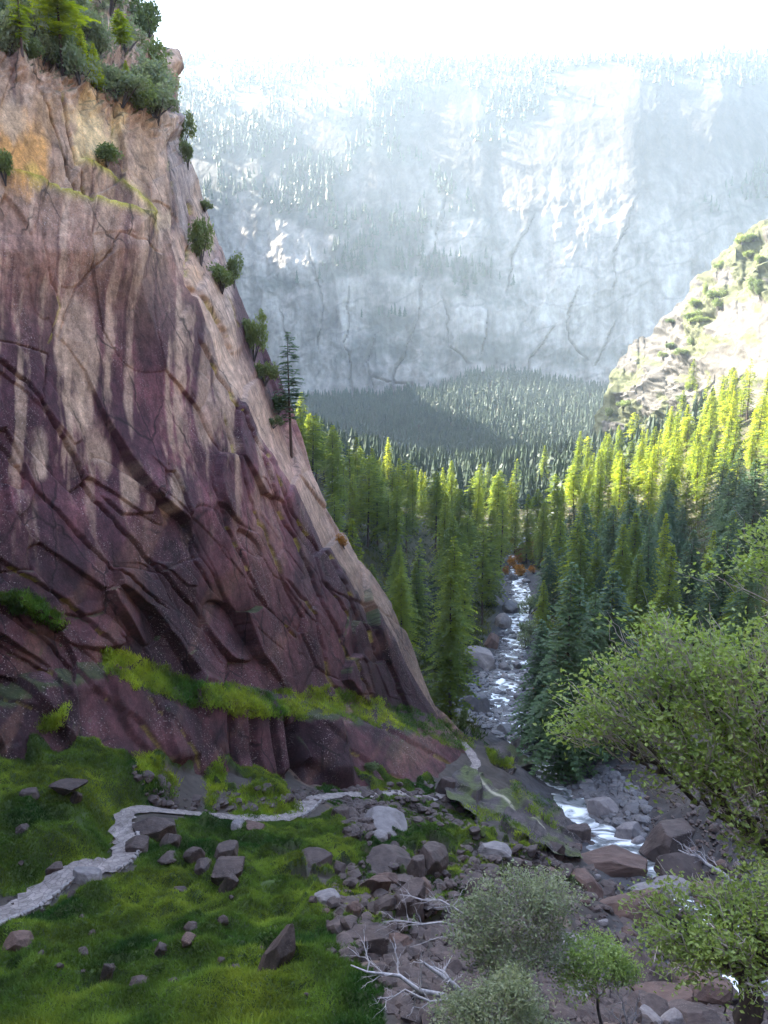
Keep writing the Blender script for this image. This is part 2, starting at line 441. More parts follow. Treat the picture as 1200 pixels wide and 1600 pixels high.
def masks(x, y, z):
    px, py, d = project(np.stack([x, y, z], -1))
    jx = px + 24 * fbm(x * 0.25, y * 0.25, 31, 4) + 70 * fbm(x * 0.09, y * 0.09, 35, 3) * (py > 1400) * (px > 350); jy = py + 14 * fbm(x * 0.25, y * 0.25, 41, 4)
    g = inpoly(jx, jy, GRASS1) | inpoly(jx, jy, GRASS2)
    for p in BARE: g &= ~(inpoly(jx, jy, p) & (fbm(x * 0.35, y * 0.35, 77, 3) > -0.02))
    g |= inpoly(jx, jy, [(240, 1180), (480, 1205), (690, 1215), (690, 1245), (480, 1262), (300, 1270), (240, 1258)]) & (fbm(x * 0.3, y * 0.3, 78, 3) > -0.12)
    g &= (y > 20) & (y < 112) & (d > 1)
    return g
def height(x, y, detail=True):
    x = np.asarray(x, float); y = np.asarray(y, float)
    h = base_h(x, y)
    near = sstep(170, 110, y) * sstep(27, 38, y)
    # unseen slopes behind and right of the viewpoint, raised to block sky light
    h = h + 1.5 * np.clip(-20 - y, 0, 45) + 0.3 * np.maximum(-140 - y, 0) + 1.3 * np.clip(x - 110 - 0.9 * np.maximum(y, -60), 0, 60) * (y < 260)
    # river bed
    d, s, t = poly_dist(x, y, RIV)
    zc = np.interp(t * (len(RIV) - 1), np.arange(len(RIV)), RIV[:, 2])
    w = np.interp(t * (len(RIV) - 1), np.arange(len(RIV)), RIVW)
    k = sstep(w * 3.2, w * 0.9, d)
    bed = zc - 0.7 + 0.5 * np.minimum(d / w, 3) ** 1.5
    inr = (y > 40) & (y < 900)
    h = np.where(inr, h * (1 - k) + bed * k, h)
    if detail:
        h = h + near * (0.9 * fbm(x * 0.11, y * 0.11, 3, 3) + 0.35 * fbm(x * 0.5, y * 0.5, 8, 3)) + (1 - near) * sstep(0, 60, d) * 4.0 * fbm(x * 0.02, y * 0.02, 5, 4)
        rough = sstep(30, 8, d) * 0.6 * np.abs(fbm(x * 0.45, y * 0.45, 15, 3)) * (y < 450)
        h = h + rough
    # trail bench
    m = (y > 20) & (y < 140) & (x < 25) & (x > -45)
    if np.any(m):
        dt, st, tt = poly_dist(np.where(m, x, 1e5), np.where(m, y, 1e5), TRAIL)
        zt = np.interp(tt * (len(TRAIL) - 1), np.arange(len(TRAIL)), TRAIL[:, 2])
        wt = np.interp(tt * (len(TRAIL) - 1), np.arange(len(TRAIL)), TRW)
        kt = sstep(wt + 1.6, wt + 0.2, dt) * m
        h = h * (1 - kt) + (zt - 0.12) * kt
    return h
def height1(x, y): return float(height(np.array([x]), np.array([y]))[0])

def axis(parts):
    out = []
    for a, b, s in parts: out.append(np.arange(a, b, s))
    return np.concatenate(out)
GY = axis([(-420, -60, 20), (-60, 10, 3.5), (10, 24, 0.8), (24, 70, 0.3), (70, 115, 0.42), (115, 160, 0.6), (160, 260, 1.2), (260, 520, 3.5), (520, 1000, 12), (1000, 2900, 45)])
GX = axis([(-2200, -500, 90), (-500, -120, 20), (-120, -42, 3), (-42, -20, 0.45), (-20, 34, 0.36), (34, 70, 0.7), (70, 130, 2.0), (130, 400, 6), (400, 900, 25), (900, 2600, 90)])
gx, gy = np.meshgrid(GX, GY)
gz = height(gx, gy)
GM = masks(gx, gy, gz)
# soft mounds of turf
_dt, _, _tt = poly_dist(gx, gy, TRAIL)
gz = gz + sstep(27, 35, gy) * GM * sstep(0.6, 2.6, _dt - np.interp(_tt * (len(TRAIL) - 1), np.arange(len(TRAIL)), TRW)) * (2.2 * np.abs(fbm(gx * 0.20 + gy * 0.08, gy * 0.26, 21, 4)) + 1.3 * np.abs(fbm(gx * 0.6, gy * 0.6, 22, 3)))
def ground_z(x, y):                           # the built ground, bilinear
    x = np.asarray(x, float); y = np.asarray(y, float)
    i = np.clip(np.searchsorted(GX, x) - 1, 0, len(GX) - 2); j = np.clip(np.searchsorted(GY, y) - 1, 0, len(GY) - 2)
    u = np.clip((x - GX[i]) / (GX[i + 1] - GX[i]), 0, 1); v = np.clip((y - GY[j]) / (GY[j + 1] - GY[j]), 0, 1)
    return (gz[j, i] * (1 - u) + gz[j, i + 1] * u) * (1 - v) + (gz[j + 1, i] * (1 - u) + gz[j + 1, i + 1] * u) * v
def gz1(x, y): return float(ground_z(np.array([x]), np.array([y]))[0])
def hit(px, py, y0=24.0): return march(px, py, ground_z, y0, 1500.0, 300)
rd, _, _ = poly_dist(gx, gy, RIV)
n1 = fbm(gx * 0.25, gy * 0.25, 51, 5)[..., None]; n2 = fbm(gx * 0.9, gy * 0.9, 61, 3)[..., None]
soil = np.array([0.055, 0.044, 0.038]) * (1 + 0.5 * n1); turf = np.array([0.04, 0.06, 0.016]) * (1 + 0.5 * n2)
gravel = np.array([0.045, 0.043, 0.048]) * (1 + 0.6 * n2); duff = np.array([0.038, 0.036, 0.02]) * (1 + 0.5 * n1)
gc = np.where((gy < 175)[..., None], soil, duff)
earth = (fbm(gx * 0.22, gy * 0.22, 91, 3) > 0.28)[..., None] & (gy < 115)[..., None]
gc = np.where(earth, np.array([0.11, 0.075, 0.058]) * (1 + 0.35 * n2), gc)
gc = np.where(GM[..., None], turf, gc)
kr = sstep(14, 6, rd)[..., None] * (gy < 480)[..., None]
gc = gc * (1 - kr) + gravel * kr
me = mesh_np('ground', np.stack([gx, gy, gz], -1).reshape(-1, 3), grid_faces(len(GY), len(GX)), True, np.clip(gc, 0.01, 1).reshape(-1, 3))
struct(link('ground', me, M_GROUND))

# river surface: a ribbon along the course, rocks standing through it
rl = smooth_line(np.column_stack([RIV, RIVW]), 8)
V = []
tan = np.gradient(rl[:, :2], axis=0); tan /= np.linalg.norm(tan, axis=1)[:, None] + 1e-9
for k in range(len(rl)):
    for s in np.linspace(-1, 1, 9):
        w = rl[k, 3] * (1.35 + 0.5 * noise2(k * 0.35, 3.0 * (s > 0), 5)) * s
        V.append((rl[k, 0] - tan[k, 1] * w, rl[k, 1] + tan[k, 0] * w, rl[k, 2] + 0.12 * noise2(k * 0.5, s * 2, 9)))
struct(link('river', mesh_np('river', np.array(V), grid_faces(len(rl), 9)), M_WATER))

# trail: paved ribbon with worn edges
tl = TRAIL
tan = np.gradient(tl[:, :2], axis=0); tan /= np.linalg.norm(tan, axis=1)[:, None] + 1e-9
V = []
for k in range(len(tl)):
    for s in np.linspace(-1, 1, 9):
        w = TRW[k] * (1.0 + 0.4 * noise2(k * 0.9, 7.0 * (s > 0), 3)) * s
        V.append((tl[k, 0] - tan[k, 1] * w, tl[k, 1] + tan[k, 0] * w, tl[k, 2] + 0.03 + 0.03 * noise2(k * 1.3, s * 3, 4)))
struct(link('path', mesh_np('path', np.array(V), grid_faces(len(tl), 9)), M_PAVE))

# ------------------------------------------------------------------ the big rock wall on the left
_pA, _pB, _pD = at(0, 1040, 69), at(680, 1112, 133), at(0, 80, 95)
PN = np.cross(_pB - _pA, _pD - _pA); PN /= np.linalg.norm(PN)
def wall(px, py, dY=0.0):                     # point of the wall's mean plane seen through a pixel, pushed back by dY
    r = ray(px, py)
    Y = (_pA @ PN) / (r @ PN) * r[1]
    return at(px, py, Y + dY)
ROWS = [  # five stations along the wall: (px, py, dY or absolute distance)
    [(-60, 1200, 'Y', 60), (150, 1200, 'Y', 66.5), (430, 1236, 'Y', 86.5), (672, 1246, 'Y', 101), (747, 1196, 'Y', 121)],
    [(-60, 1112, 'Y', 62), (170, 1062, 'Y', 73.5), (440, 1110, 'Y', 91.5), (640, 1138, 'Y', 112), (744, 1168, 'Y', 125)],
    [(-60, 1082, 'Y', 66), (178, 1030, 'Y', 77.8), (440, 1083, 'Y', 99.5), (676, 1114, 'Y', 131), (692, 1123, 'Y', 136)],
    [(-60, 960, 0), (170, 940, 0), (400, 980, 0), (640, 1060, 1), (666, 1066, 7)],
    [(-60, 840, 0), (165, 840, 0), (365, 870, 0), (562, 952, 2), (604, 934, 15)],
    [(-60, 720, 0), (150, 720, 0), (320, 740, 0), (480, 806, 3), (522, 806, 19)],
    [(-60, 600, 1), (140, 600, 0), (270, 600, -1), (402, 700, 3), (476, 716, 22)],
    [(-60, 500, 1), (130, 500, 0), (240, 500, -2), (345, 580, 3), (418, 572, 26)],
    [(-60, 400, 1), (120, 395, -1), (200, 392, -2), (275, 402, 2), (374, 440, 28)],
    [(-60, 285, 4), (110, 300, 3), (190, 330, 2), (262, 352, 4), (328, 338, 30)],
    [(-60, 180, 5), (110, 200, 4), (190, 230, 4), (258, 250, 6), (303, 262, 30)],
    [(-60, 75, 6), (100, 116, 6), (175, 158, 7), (246, 192, 9), (282, 190, 30)],
    [(-60, 10, 24), (90, 50, 22), (170, 90, 22), (228, 118, 22), (271, 96, 36)],
    [(-60, -140, 55), (80, -90, 55), (150, -30, 50), (208, 30, 46), (240, 58, 46)],
    [(-60, -420, 90), (60, -340, 95), (120, -200, 95), (160, -110, 90), (204, -10, 72)]]
net = []
for irow, row in enumerate(ROWS):
    lift = min(1.0, irow / 4.0)
    q = []
    for c in row:
        if c[2] == 'Y': q.append(at(c[0], c[1], c[3]))
        else: q.append(wall(*c))
    q = np.array(q)
    far = q[0] + (q[0] - q[1]) * 3.0 * np.array([0.8, 1, 0.3]) + np.array([-6, -4, 2.0])
    e = q[4]
    b1 = e + np.array([-5.0, 14.0, 1.0 if e[2] > 0 else 0.5])
    b2 = e + np.array([-32.0, 62.0, -22 + 42.0 * lift])  # unseen shoulder behind the wall, shaped to set the valley's shadow edge
    b3 = e + np.array([-94.0, 250.0, -40 + 183.0 * lift])
    b4 = e + np.array([-142.0, 390.0, -50 + 243.0 * lift])
    b5 = e + np.array([-175.0, 465.0, -60 + 150.0 * lift]); b6 = e + np.array([-360.0, 520.0, -60.0])
    far2 = far + np.array([-28.0, -62.0, 4.0]); far3 = far2 + np.array([-10.0, -120.0, 6.0])  # unseen run past the left edge, added to keep sun off the near ledge
    net.append(np.vstack([far3, far2, far, q, b1, b2, b3, b4, b5, b6]))
net = np.array(net)                            # rows x 14 x 3
# the mountain's unseen rise above and behind the rim, built up to cast shade
top = net[-1].copy()
rise1 = top + np.array([-60.0, 40.0, 60.0]); rise2 = top + np.array([-170.0, 90.0, 130.0])
net = np.concatenate([net, rise1[None], rise2[None]], 0)
def lerp_net(net, ru, cu):
    r0 = np.clip(np.floor(ru).astype(int), 0, net.shape[0] - 2); c0 = np.clip(np.floor(cu).astype(int), 0, net.shape[1] - 2)
    fr = (ru - r0)[:, None, None]; fc = (cu - c0)[None, :, None]
    a = net[r0][:, c0]; b = net[r0][:, c0 + 1]; c = net[r0 + 1][:, c0]; d = net[r0 + 1][:, c0 + 1]
    return (a * (1 - fc) + b * fc) * (1 - fr) + (c * (1 - fc) + d * fc) * fr
rowden = [40, 30, 90, 95, 85, 85, 75, 75, 75, 75, 75, 60, 40, 18, 12, 8]
colden = [5, 8, 24, 150, 165, 165, 60, 24, 10, 8, 6, 5, 4]
rowden = [int(v * (1.4 if 0 < i < 12 else 1)) for i, v in enumerate(rowden)]; colden = [int(v * (1.4 if 2 < i < 8 else 1)) for i, v in enumerate(colden)]
def stations(den): return np.concatenate([k + np.arange(n) / n for k, n in enumerate(den)] + [[len(den)]])
ru, cu = stations(rowden), stations(colden)
P = lerp_net(net, ru, cu)
def blur(P, n, keep=0):
    for _ in range(n):
        Q = P.copy()
        Q[1:-1] = 0.5 * P[1:-1] + 0.25 * (P[:-2] + P[2:])
        P = Q.copy()
        P[:, 1:-1] = 0.5 * Q[:, 1:-1] + 0.25 * (Q[:, :-2] + Q[:, 2:])
    return P
P = blur(P, 10)
def grid_normals(P):
    du = np.gradient(P, axis=0); dv = np.gradient(P, axis=1)
    n = np.cross(dv, du); n /= np.linalg.norm(n, axis=-1, keepdims=True) + 1e-9
    return n
Nn = grid_normals(P)
if (Nn.reshape(-1, 3) @ PN).mean() < 0: Nn = -Nn
qx, qy, qd = project(P)
qx = np.clip(qx, -900, 1500); qy = np.clip(qy, -1500, 1600)
# slabs: an anisotropic cell pattern; every cell is a tilted shingle with an edge
ns = 170
sx = rng.uniform(-420, 780, ns); sy = rng.uniform(-120, 1260, ns)
low = sy > 650
ang = np.where(sx < 230, np.where(sy > 780, 42, np.where(sy > 600, 55, 84)), np.where(sy > 700, 60, 70)) + rng.normal(0, 7, ns)
ang = np.where(sy < 520, 84 + rng.normal(0, 8, ns), ang)
ang = np.where((sy > 1090) & (sx < 480), 75 + rng.normal(0, 12, ns), ang)
ang = np.where((sy > 1090) & (sx >= 480), 38 + rng.normal(0, 6, ns), ang)
ang = np.radians(ang)
La = np.where(low, 125, 240) * rng.uniform(0.7, 1.4, ns); Lc = np.where(low, 52, 70) * rng.uniform(0.7, 1.5, ns)
offs = rng.uniform(-0.7, 0.7, ns); tilt = rng.normal(0, 0.75, ns) + 0.4; tily = rng.normal(0, 1.0, ns)
wx = qx + 5 * fbm(qx * 0.012, qy * 0.012, 5, 3); wy = qy + 5 * fbm(qx * 0.012, qy * 0.012, 6, 3)
f1 = np.full(qx.shape, 1e9); f2 = np.full(qx.shape, 1e9); cell = np.zeros(qx.shape)
for k in range(ns):
    dx, dy = wx - sx[k], wy - sy[k]
    al = (dx * math.cos(ang[k]) + dy * math.sin(ang[k])) / La[k]; ac = (-dx * math.sin(ang[k]) + dy * math.cos(ang[k])) / Lc[k]
    d = np.sqrt(al * al + ac * ac)
    m = d < f1
    f2 = np.where(m, f1, np.minimum(f2, d)); f1 = np.where(m, d, f1)
    cell = np.where(m, offs[k] + tilt[k] * np.clip(ac, -2, 2) + tily[k] * np.clip(al, -1.5, 1.5), cell)
zone = 0.22 + 0.78 * sstep(560, 860, qy + 0.0 * qx)
zone = np.where(qy < 380, 0.36, zone)
zone = np.maximum(zone, sstep(230, 330, qx - 0.0 * qy) * 0.75 * (qy < 900))
zone = zone * np.where(qy > 1085, 0.75, 1)
edge = f2 - f1
disp = zone * (1.0 * cell - 0.30 * np.exp(-edge / 0.03))
n2s = 460
ax = rng.uniform(-420, 780, n2s); ay = rng.uniform(-120, 1260, n2s)
near_c = ((ax[:, None] - sx[None]) ** 2 + (ay[:, None] - sy[None]) ** 2).argmin(1)
an2 = ang[near_c] + rng.normal(0, 0.12, n2s)
l2 = rng.uniform(60, 140, n2s); c2 = rng.uniform(11, 24, n2s); o2 = rng.uniform(-1, 1, n2s); t2 = rng.normal(0.1, 0.5, n2s)
g1 = np.full(qx.shape, 1e9); g2 = np.full(qx.shape, 1e9); cell2 = np.zeros(qx.shape)
for k in range(n2s):
    dx, dy = wx - ax[k], wy - ay[k]
    al = (dx * math.cos(an2[k]) + dy * math.sin(an2[k])) / l2[k]; ac = (-dx * math.sin(an2[k]) + dy * math.cos(an2[k])) / c2[k]
    d = np.sqrt(al * al + ac * ac); m = d < g1
    g2 = np.where(m, g1, np.minimum(g2, d)); g1 = np.where(m, d, g1)
    cell2 = np.where(m, o2[k] + t2[k] * np.clip(ac, -2, 2), cell2)
frac = sstep(0.0, 0.25, fbm(qx * 0.006, qy * 0.006, 88, 3) + 0.25 * (qy > 880) + 0.15 * (qx > 330))
disp += zone * frac * (np.where((ru > 0.9) & (ru < 2.3), 0.3, 1.0))[:, None] * (0.14 * cell2 - 0.10 * np.exp(-(g2 - g1) / 0.06))
# traced cracks, ledges and overhanging edges: (line, step, decay, groove); the step raises the right-hand side of travel
CRACKS = [
    ([(-80, 275), (0, 287), (60, 302), (150, 336), (252, 360)], 5.0, 60, 0.6),
    ([(262, 395), (180, 382), (120, 450), (88, 540)], -1.0, 40, 0.5),
    ([(55, 350), (68, 420), (95, 480), (75, 545)], 0.5, 20, 0.4),
    ([(-40, 540), (40, 600), (75, 650), (110, 700), (150, 780), (205, 850), (240, 890), (332, 978)], -1.3, 60, 0.7),
    ([(-60, 640), (0, 690), (60, 770), (160, 890), (262, 962)], -1.1, 45, 0.6),
    ([(-60, 520), (75, 552), (60, 640)], 0.8, 30, 0.5),
    ([(150, 762), (190, 806), (236, 802), (250, 738), (262, 742), (282, 806), (300, 880), (335, 930)], -1.3, 40, 0.5),
    ([(318, 735), (350, 830), (372, 870), (400, 930), (470, 1004)], -1.2, 35, 0.6),
    ([(345, 640), (380, 770), (412, 830), (442, 905)], -0.9, 25, 0.5),
    ([(400, 700), (430, 780), (470, 850), (505, 945), (545, 1015)], -1.4, 30, 0.6),
    ([(425, 735), (455, 800), (520, 870), (560, 960), (600, 1040)], -1.2, 26, 0.5),
    ([(500, 900), (545, 960), (535, 1000), (560, 1060), (590, 1100)], -1.1, 26, 0.6),
    ([(440, 900), (490, 960), (520, 1060), (540, 1100)], -0.9, 30, 0.5),
    ([(-60, 845), (0, 880), (100, 945), (185, 1022)], -1.8, 40, 0.5),
    ([(-60, 900), (0, 935), (130, 1065), (220, 1130), (312, 1252)], -1.8, 40, 0.5),
    ([(-60, 960), (0, 1012), (80, 1062), (118, 1112)], -1.5, 40, 0.5),
    ([(-60, 1060), (60, 1110), (130, 1180)], -1.0, 40, 0.5),
    ([(225, 1085), (262, 1120), (300, 1180), (340, 1245)], -1.2, 30, 0.5),
    ([(505, 1085), (600, 1130), (700, 1185), (745, 1205)], -1.4, 26, 0.5),
    ([(470, 1110), (520, 1160), (600, 1200), (660, 1238)], -1.4, 26, 0.6),
    ([(60, 140), (85, 205), (118, 330)], 0.8, 30, 1.4),
    ([(92, 140), (108, 210), (130, 325)], -0.8, 30, 0.9),
    ([(118, 248), (160, 272), (200, 300), (245, 345)], 3.0, 45, 0.5),
    ([(180, 190), (176, 230), (205, 290)], 0.6, 30, 0.4),
    ([(262, 205), (268, 300), (270, 390)], 0.9, 14, 0.7), ([(296, 300), (300, 380), (290, 440), (345, 520), (365, 560)], -1.5, 24, 1.2),
    ([(330, 345), (345, 430), (372, 520)], 0.8, 18, 0.8), ([(300, 520), (350, 600), (395, 690), (430, 735)], -1.0, 20, 0.6)]
moss = np.zeros(qx.shape)
for k, (ln, st, dec, gr) in enumerate(CRACKS):
    jx = qx + 3 * fbm(qx * 0.08, qy * 0.08, 71 + k, 3); jy = qy + 3 * fbm(qx * 0.08, qy * 0.08, 171 + k, 3)
    d, s, t = poly_dist(jx, jy, ln)
    ends = sstep(0.0, 0.08, t) * sstep(1.0, 0.92, t)
    sd = s * np.sign(st)
    disp += ends * (abs(st) * (0.42 if k in (0, 22) else 0.26) * (sd > 0) * np.clip(1 - d / (2.2 * dec), 0, 1) - 0.7 * gr * np.exp(-(d / 1.7) ** 2))
    mo = 1.0 if k in (0, 22) else 0.0 if k in (1, 3, 4, 5, 6) else 0.45
    moss = np.maximum(moss, mo * ends * np.exp(-(d / (8.0 if k in (0, 22) else 1.8)) ** 2) * (fbm(qx * 0.04, qy * 0.04, 33 + k, 3) > (-0.5 if k in (0, 22) else 0.15)))
# recess and pillar of the lower bluff
for x0, w0, dep, ya, yb in ((461, 12, 4.0, 1112, 1225), (428, 4, 1.2, 1105, 1215), (398, 5, 1.0, 1108, 1220), (365, 5, 1.0, 1110, 1200), (512, 26, -2.2, 1120, 1245)):
    disp -= dep * np.exp(-((qx - x0 - (qy - 1160) * (0.22 if x0 > 480 else 0.06)) / w0) ** 4) * sstep(ya - 8, ya + 10, qy) * sstep(yb + 8, yb - 8, qy)
big = fbm(qx * 0.006, qy * 0.006, 44, 3); med = fbm(qx * 0.03, qy * 0.018, 45, 4)
disp += 1.2 * big + 0.10 * med * (0.4 + zone) + 0.05 * fbm(qx * 0.12, qy * 0.09, 46, 3)
upper = sstep(150, 40, qy - 0.42 * np.clip(qx, 0, 300) - 10)          # broken ground above the rim
disp += upper * (3.0 * fbm(qx * 0.03, qy * 0.03, 81, 4) + 1.5 * np.abs(fbm(qx * 0.08, qy * 0.08, 82, 3)))
back = (cu > 7.0)[None, :]
disp = np.where(back, disp * 0.6 + 2.5 * fbm(P[..., 2] * 0.05, P[..., 1] * 0.05, 83, 4), disp)
disp *= sstep(0, 0.3, ru)[:, None] * 0.9 + 0.1
disp = blur(disp, 2)
P2 = P + Nn * disp[..., None]
# pigment
s1 = fbm(qx * 0.075, qy * 0.0035, 201, 4); s2 = fbm(qx * 0.03, qy * 0.006, 202, 4); s3 = fbm(qx * 0.012, qy * 0.01, 203, 3)
C = lambda *c: np.array(c)
mauve = C(0.175, 0.066, 0.074); plum = C(0.070, 0.027, 0.036); pale = C(0.50, 0.345, 0.24); tan = C(0.52, 0.31, 0.155); grey = C(0.30, 0.215, 0.175)
f = (sstep(-0.25, 0.35, s3 + 0.5 * s2))[..., None]
col = plum * (1 - f) + mauve * f
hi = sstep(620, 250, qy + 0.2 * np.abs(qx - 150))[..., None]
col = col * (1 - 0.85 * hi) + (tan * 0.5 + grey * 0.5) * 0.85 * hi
strength = sstep(900, 640, qy) * sstep(-100, 60, qx) * sstep(520, 360, qx)
f = (sstep(0.05, 0.60, s1 + 0.6 * s2 + 0.35 * fbm(qx * 0.15, qy * 0.05, 207, 3)) * (0.25 + 0.75 * strength) * 0.68 * sstep(1000, 800, qy))[..., None]
col = col * (1 - f) + pale * f
f = (sstep(0.1, 0.5, -s1 + 0.3 * s2) * 0.62 * sstep(1000, 500, qy))[..., None]
col = col * (1 - f) + plum * 0.8 * f
def patch(x0, y0, rx, ry, c, a, seed):
    global col
    d = ((qx - x0) / rx) ** 2 + ((qy - y0) / ry) ** 2 + 0.9 * fbm(qx * 0.06, qy * 0.012, seed, 4) + 0.9 * fbm(qx * 0.02, qy * 0.02, seed + 50, 4)
    f = (0.9 * a * sstep(1.2, 0.2, d))[..., None]
    col = col * (1 - f) + c * f
patch(150, 200, 50, 62, C(0.66, 0.46, 0.22), 1.0, 301); patch(60, 190, 26, 60, C(0.46, 0.27, 0.13), 0.7, 321); patch(225, 240, 22, 70, C(0.44, 0.28, 0.16), 0.7, 322)
patch(25, 235, 58, 85, C(0.56, 0.28, 0.08), 1.0, 302); patch(45, 280, 14, 40, C(0.62, 0.40, 0.10), 0.8, 303)
patch(15, 190, 30, 40, C(0.50, 0.38, 0.27), 0.7, 304)
patch(230, 345, 40, 20, C(0.58, 0.42, 0.26), 0.7, 305); patch(305, 430, 14, 22, C(0.55, 0.30, 0.10), 0.8, 306)
patch(290, 240, 20, 120, C(0.42, 0.33, 0.28), 0.7, 307); patch(340, 420, 30, 120, C(0.40, 0.31, 0.26), 0.6, 308)
patch(125, 560, 32, 130, pale * 1.05, 0.75, 309); patch(205, 560, 9, 150, pale * 1.1, 0.6, 310); patch(60, 710, 22, 40, C(0.50, 0.36, 0.27), 0.8, 311)
patch(200, 760, 14, 60, pale, 0.8, 312); patch(160, 690, 20, 60, pale, 0.7, 313); patch(262, 775, 14, 45, pale * 0.95, 0.8, 314); patch(320, 600, 14, 90, pale * 0.9, 0.6, 315)
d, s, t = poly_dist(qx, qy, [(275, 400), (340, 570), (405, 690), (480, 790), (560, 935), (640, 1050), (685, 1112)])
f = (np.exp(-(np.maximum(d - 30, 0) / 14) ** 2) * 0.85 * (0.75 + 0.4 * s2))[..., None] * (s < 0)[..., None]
col = col * (1 - f) + C(0.52, 0.345, 0.24) * f  # strip that faces the sky, its brightness painted into the pigment
f = np.clip(moss, 0, 1)[..., None]
col = col * (1 - f) + C(0.38, 0.34, 0.03) * f
N2 = grid_normals(P2)
if (N2.reshape(-1, 3) @ PN).mean() < 0: N2 = -N2
f = (sstep(0.62, 0.82, N2[..., 2]) * (fbm(qx * 0.03, qy * 0.03, 99, 4) > -0.15) * sstep(0, 1, ru)[:, None] * np.clip(sstep(860, 960, qy) + upper, 0, 1))[..., None] * 0.8
col = col * (1 - f) + C(0.07, 0.095, 0.02) * f
wet_shade = (sstep(780, 1010, qy + 0.12 * qx) * 0.52 * (1 - np.clip(moss, 0, 1)))[..., None]
col *= 1 - wet_shade  # lower rock darkened for wetness and shade together
rust = (sstep(0.15, 0.55, fbm(qx * 0.02 + 0.012 * qy, qy * 0.006, 206, 4)) * sstep(560, 800, qy) * 0.5)[..., None]
col = col * (1 - rust) + C(0.15, 0.072, 0.05) * rust
col *= (1 + 0.3 * fbm(qx * 0.2, qy * 0.12, 205, 3))[..., None]
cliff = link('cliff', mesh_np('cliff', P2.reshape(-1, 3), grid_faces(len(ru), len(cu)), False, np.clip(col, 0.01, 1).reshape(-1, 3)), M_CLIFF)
struct(cliff)
me = cliff.data
CLV, CLN = P2, N2

# ------------------------------------------------------------------ the mountain across the valley
mrows = [(720, 1560), (640, 1690), (600, 1730), (520, 1760), (440, 1790), (360, 1845), (300, 1905), (240, 1985), (180, 2085), (130, 2210), (92, 2380)]
mx = np.linspace(-260, 1560, 860)
ybend = np.convolve(np.pad(np.interp(mx, [-260, 250, 500, 800, 980, 1120, 1220, 1560], [250, 120, 0, 10, -10, 90, 190, 260]), 60, mode='edge'), np.hanning(121) / np.hanning(121).sum(), 'valid')
rim = np.interp(mx, [-260, 200, 270, 400, 430, 520, 600, 700, 800, 900, 1000, 1060, 1100, 1125, 1200, 1560], [80, 86, 88, 94, 96, 94, 88, 92, 90, 93, 88, 95, 92, 80, 86, 100])
py_st = np.concatenate([np.linspace(a[0], b[0], 50, endpoint=False) for a, b in zip(mrows[:-1], mrows[1:])] + [[92]])
G = np.zeros((len(py_st), len(mx), 3))
for i, p in enumerate(py_st):
    Yb = np.interp(-(p + 45 * fbm(mx * 0.006, np.full(mx.shape, 3.7), 402, 4) * sstep(92, 200, p)), [-q[0] for q in mrows], [q[1] for q in mrows])
    tt = (720 - p) / (720 - 92)
    pyl = 720 - tt * (720 - rim)
    Yx = Yb + ybend * sstep(700, 420, p) + 60 * fbm(mx * 0.004, np.full(mx.shape, p * 0.002), 401, 3)
    rr = ray(mx, pyl); G[i] = (rr * (Yx / rr[1])).T
G = blur(G, 2)
back = G[-1] + np.array([0, 500, 60.0]); back2 = back + np.array([0, 700, -150.0])
MX, MYp = np.meshgrid(mx, py_st)
Nm = grid_normals(G)
if Nm[..., 1].mean() > 0: Nm = -Nm
cx = MX + 14 * fbm(MX * 0.012, MYp * 0.012, 411, 4); cyy = MYp + 14 * fbm(MX * 0.012, MYp * 0.012, 412, 4)
rib = 1 - np.abs(fbm(cx * 0.022, cyy * 0.0055, 413, 4)) * 2.2
arc = 1 - np.abs(fbm(cx * 0.014 + cyy * 0.008, cyy * 0.013, 414, 4)) * 2.4
steep = sstep(230, 330, MYp)
dm = steep * (5 * rib + 6 * arc) + (1 - steep) * 8 * fbm(MX * 0.012, MYp * 0.02, 415, 5) + 3.5 * (1 - 2 * np.abs(fbm(cx * 0.05, cyy * 0.03, 416, 4))) + 3 * fbm(MX * 0.16, MYp * 0.10, 417, 3)
for ln in ([(430, 470), (455, 560), (462, 650)], [(545, 430), (540, 540), (548, 640)], [(660, 420), (655, 500), (620, 580), (600, 640)], [(578, 590), (600, 600), (640, 602), (655, 615)], [(690, 450), (700, 540), (735, 575)],
           [(760, 480), (752, 560)], [(870, 500), (830, 560), (820, 615)], [(905, 440), (880, 520), (915, 570)], [(700, 300), (680, 380), (664, 430)], [(960, 500), (925, 580)], [(480, 380), (500, 470), (497, 560)], [(840, 330), (800, 400), (790, 470)], [(1000, 300), (960, 400), (955, 470)], [(590, 520), (575, 570), (590, 640)]):
    d, s, t = poly_dist(MX + 7 * fbm(MX * 0.05, MYp * 0.05, 441, 3), MYp, ln)
    e_ = sstep(0, 0.15, t) * sstep(1, 0.85, t)
    dm -= e_ * (9 * np.exp(-(d / 2.0) ** 2) - 7 * (s > 0) * np.exp(-d / 18))
dm = dm * (0.35 + 0.65 * sstep(260, 420, MYp))
G2 = G + Nm * dm[..., None] * sstep(92, 120, MYp)[..., None]
G2 = np.concatenate([G2, back[None], back2[None]], 0)
veg = fbm(MX * 0.010, MYp * 0.018, 421, 5) + 0.35 * sstep(330, 140, MYp) - 0.25 * sstep(350, 450, MYp)
veg += 0.8 * np.exp(-(((MX - 560) / 120) ** 2 + ((MYp - 410) / 45) ** 2)) + 0.6 * np.exp(-(((MX - 400) / 140) ** 2 + ((MYp - 300) / 40) ** 2)) - 0.9 * np.exp(-(((MX - 950) / 190) ** 2 + ((MYp - 260) / 120) ** 2)) - 0.5 * np.exp(-(((MX - 560) / 70) ** 2 + ((MYp - 120) / 30) ** 2))
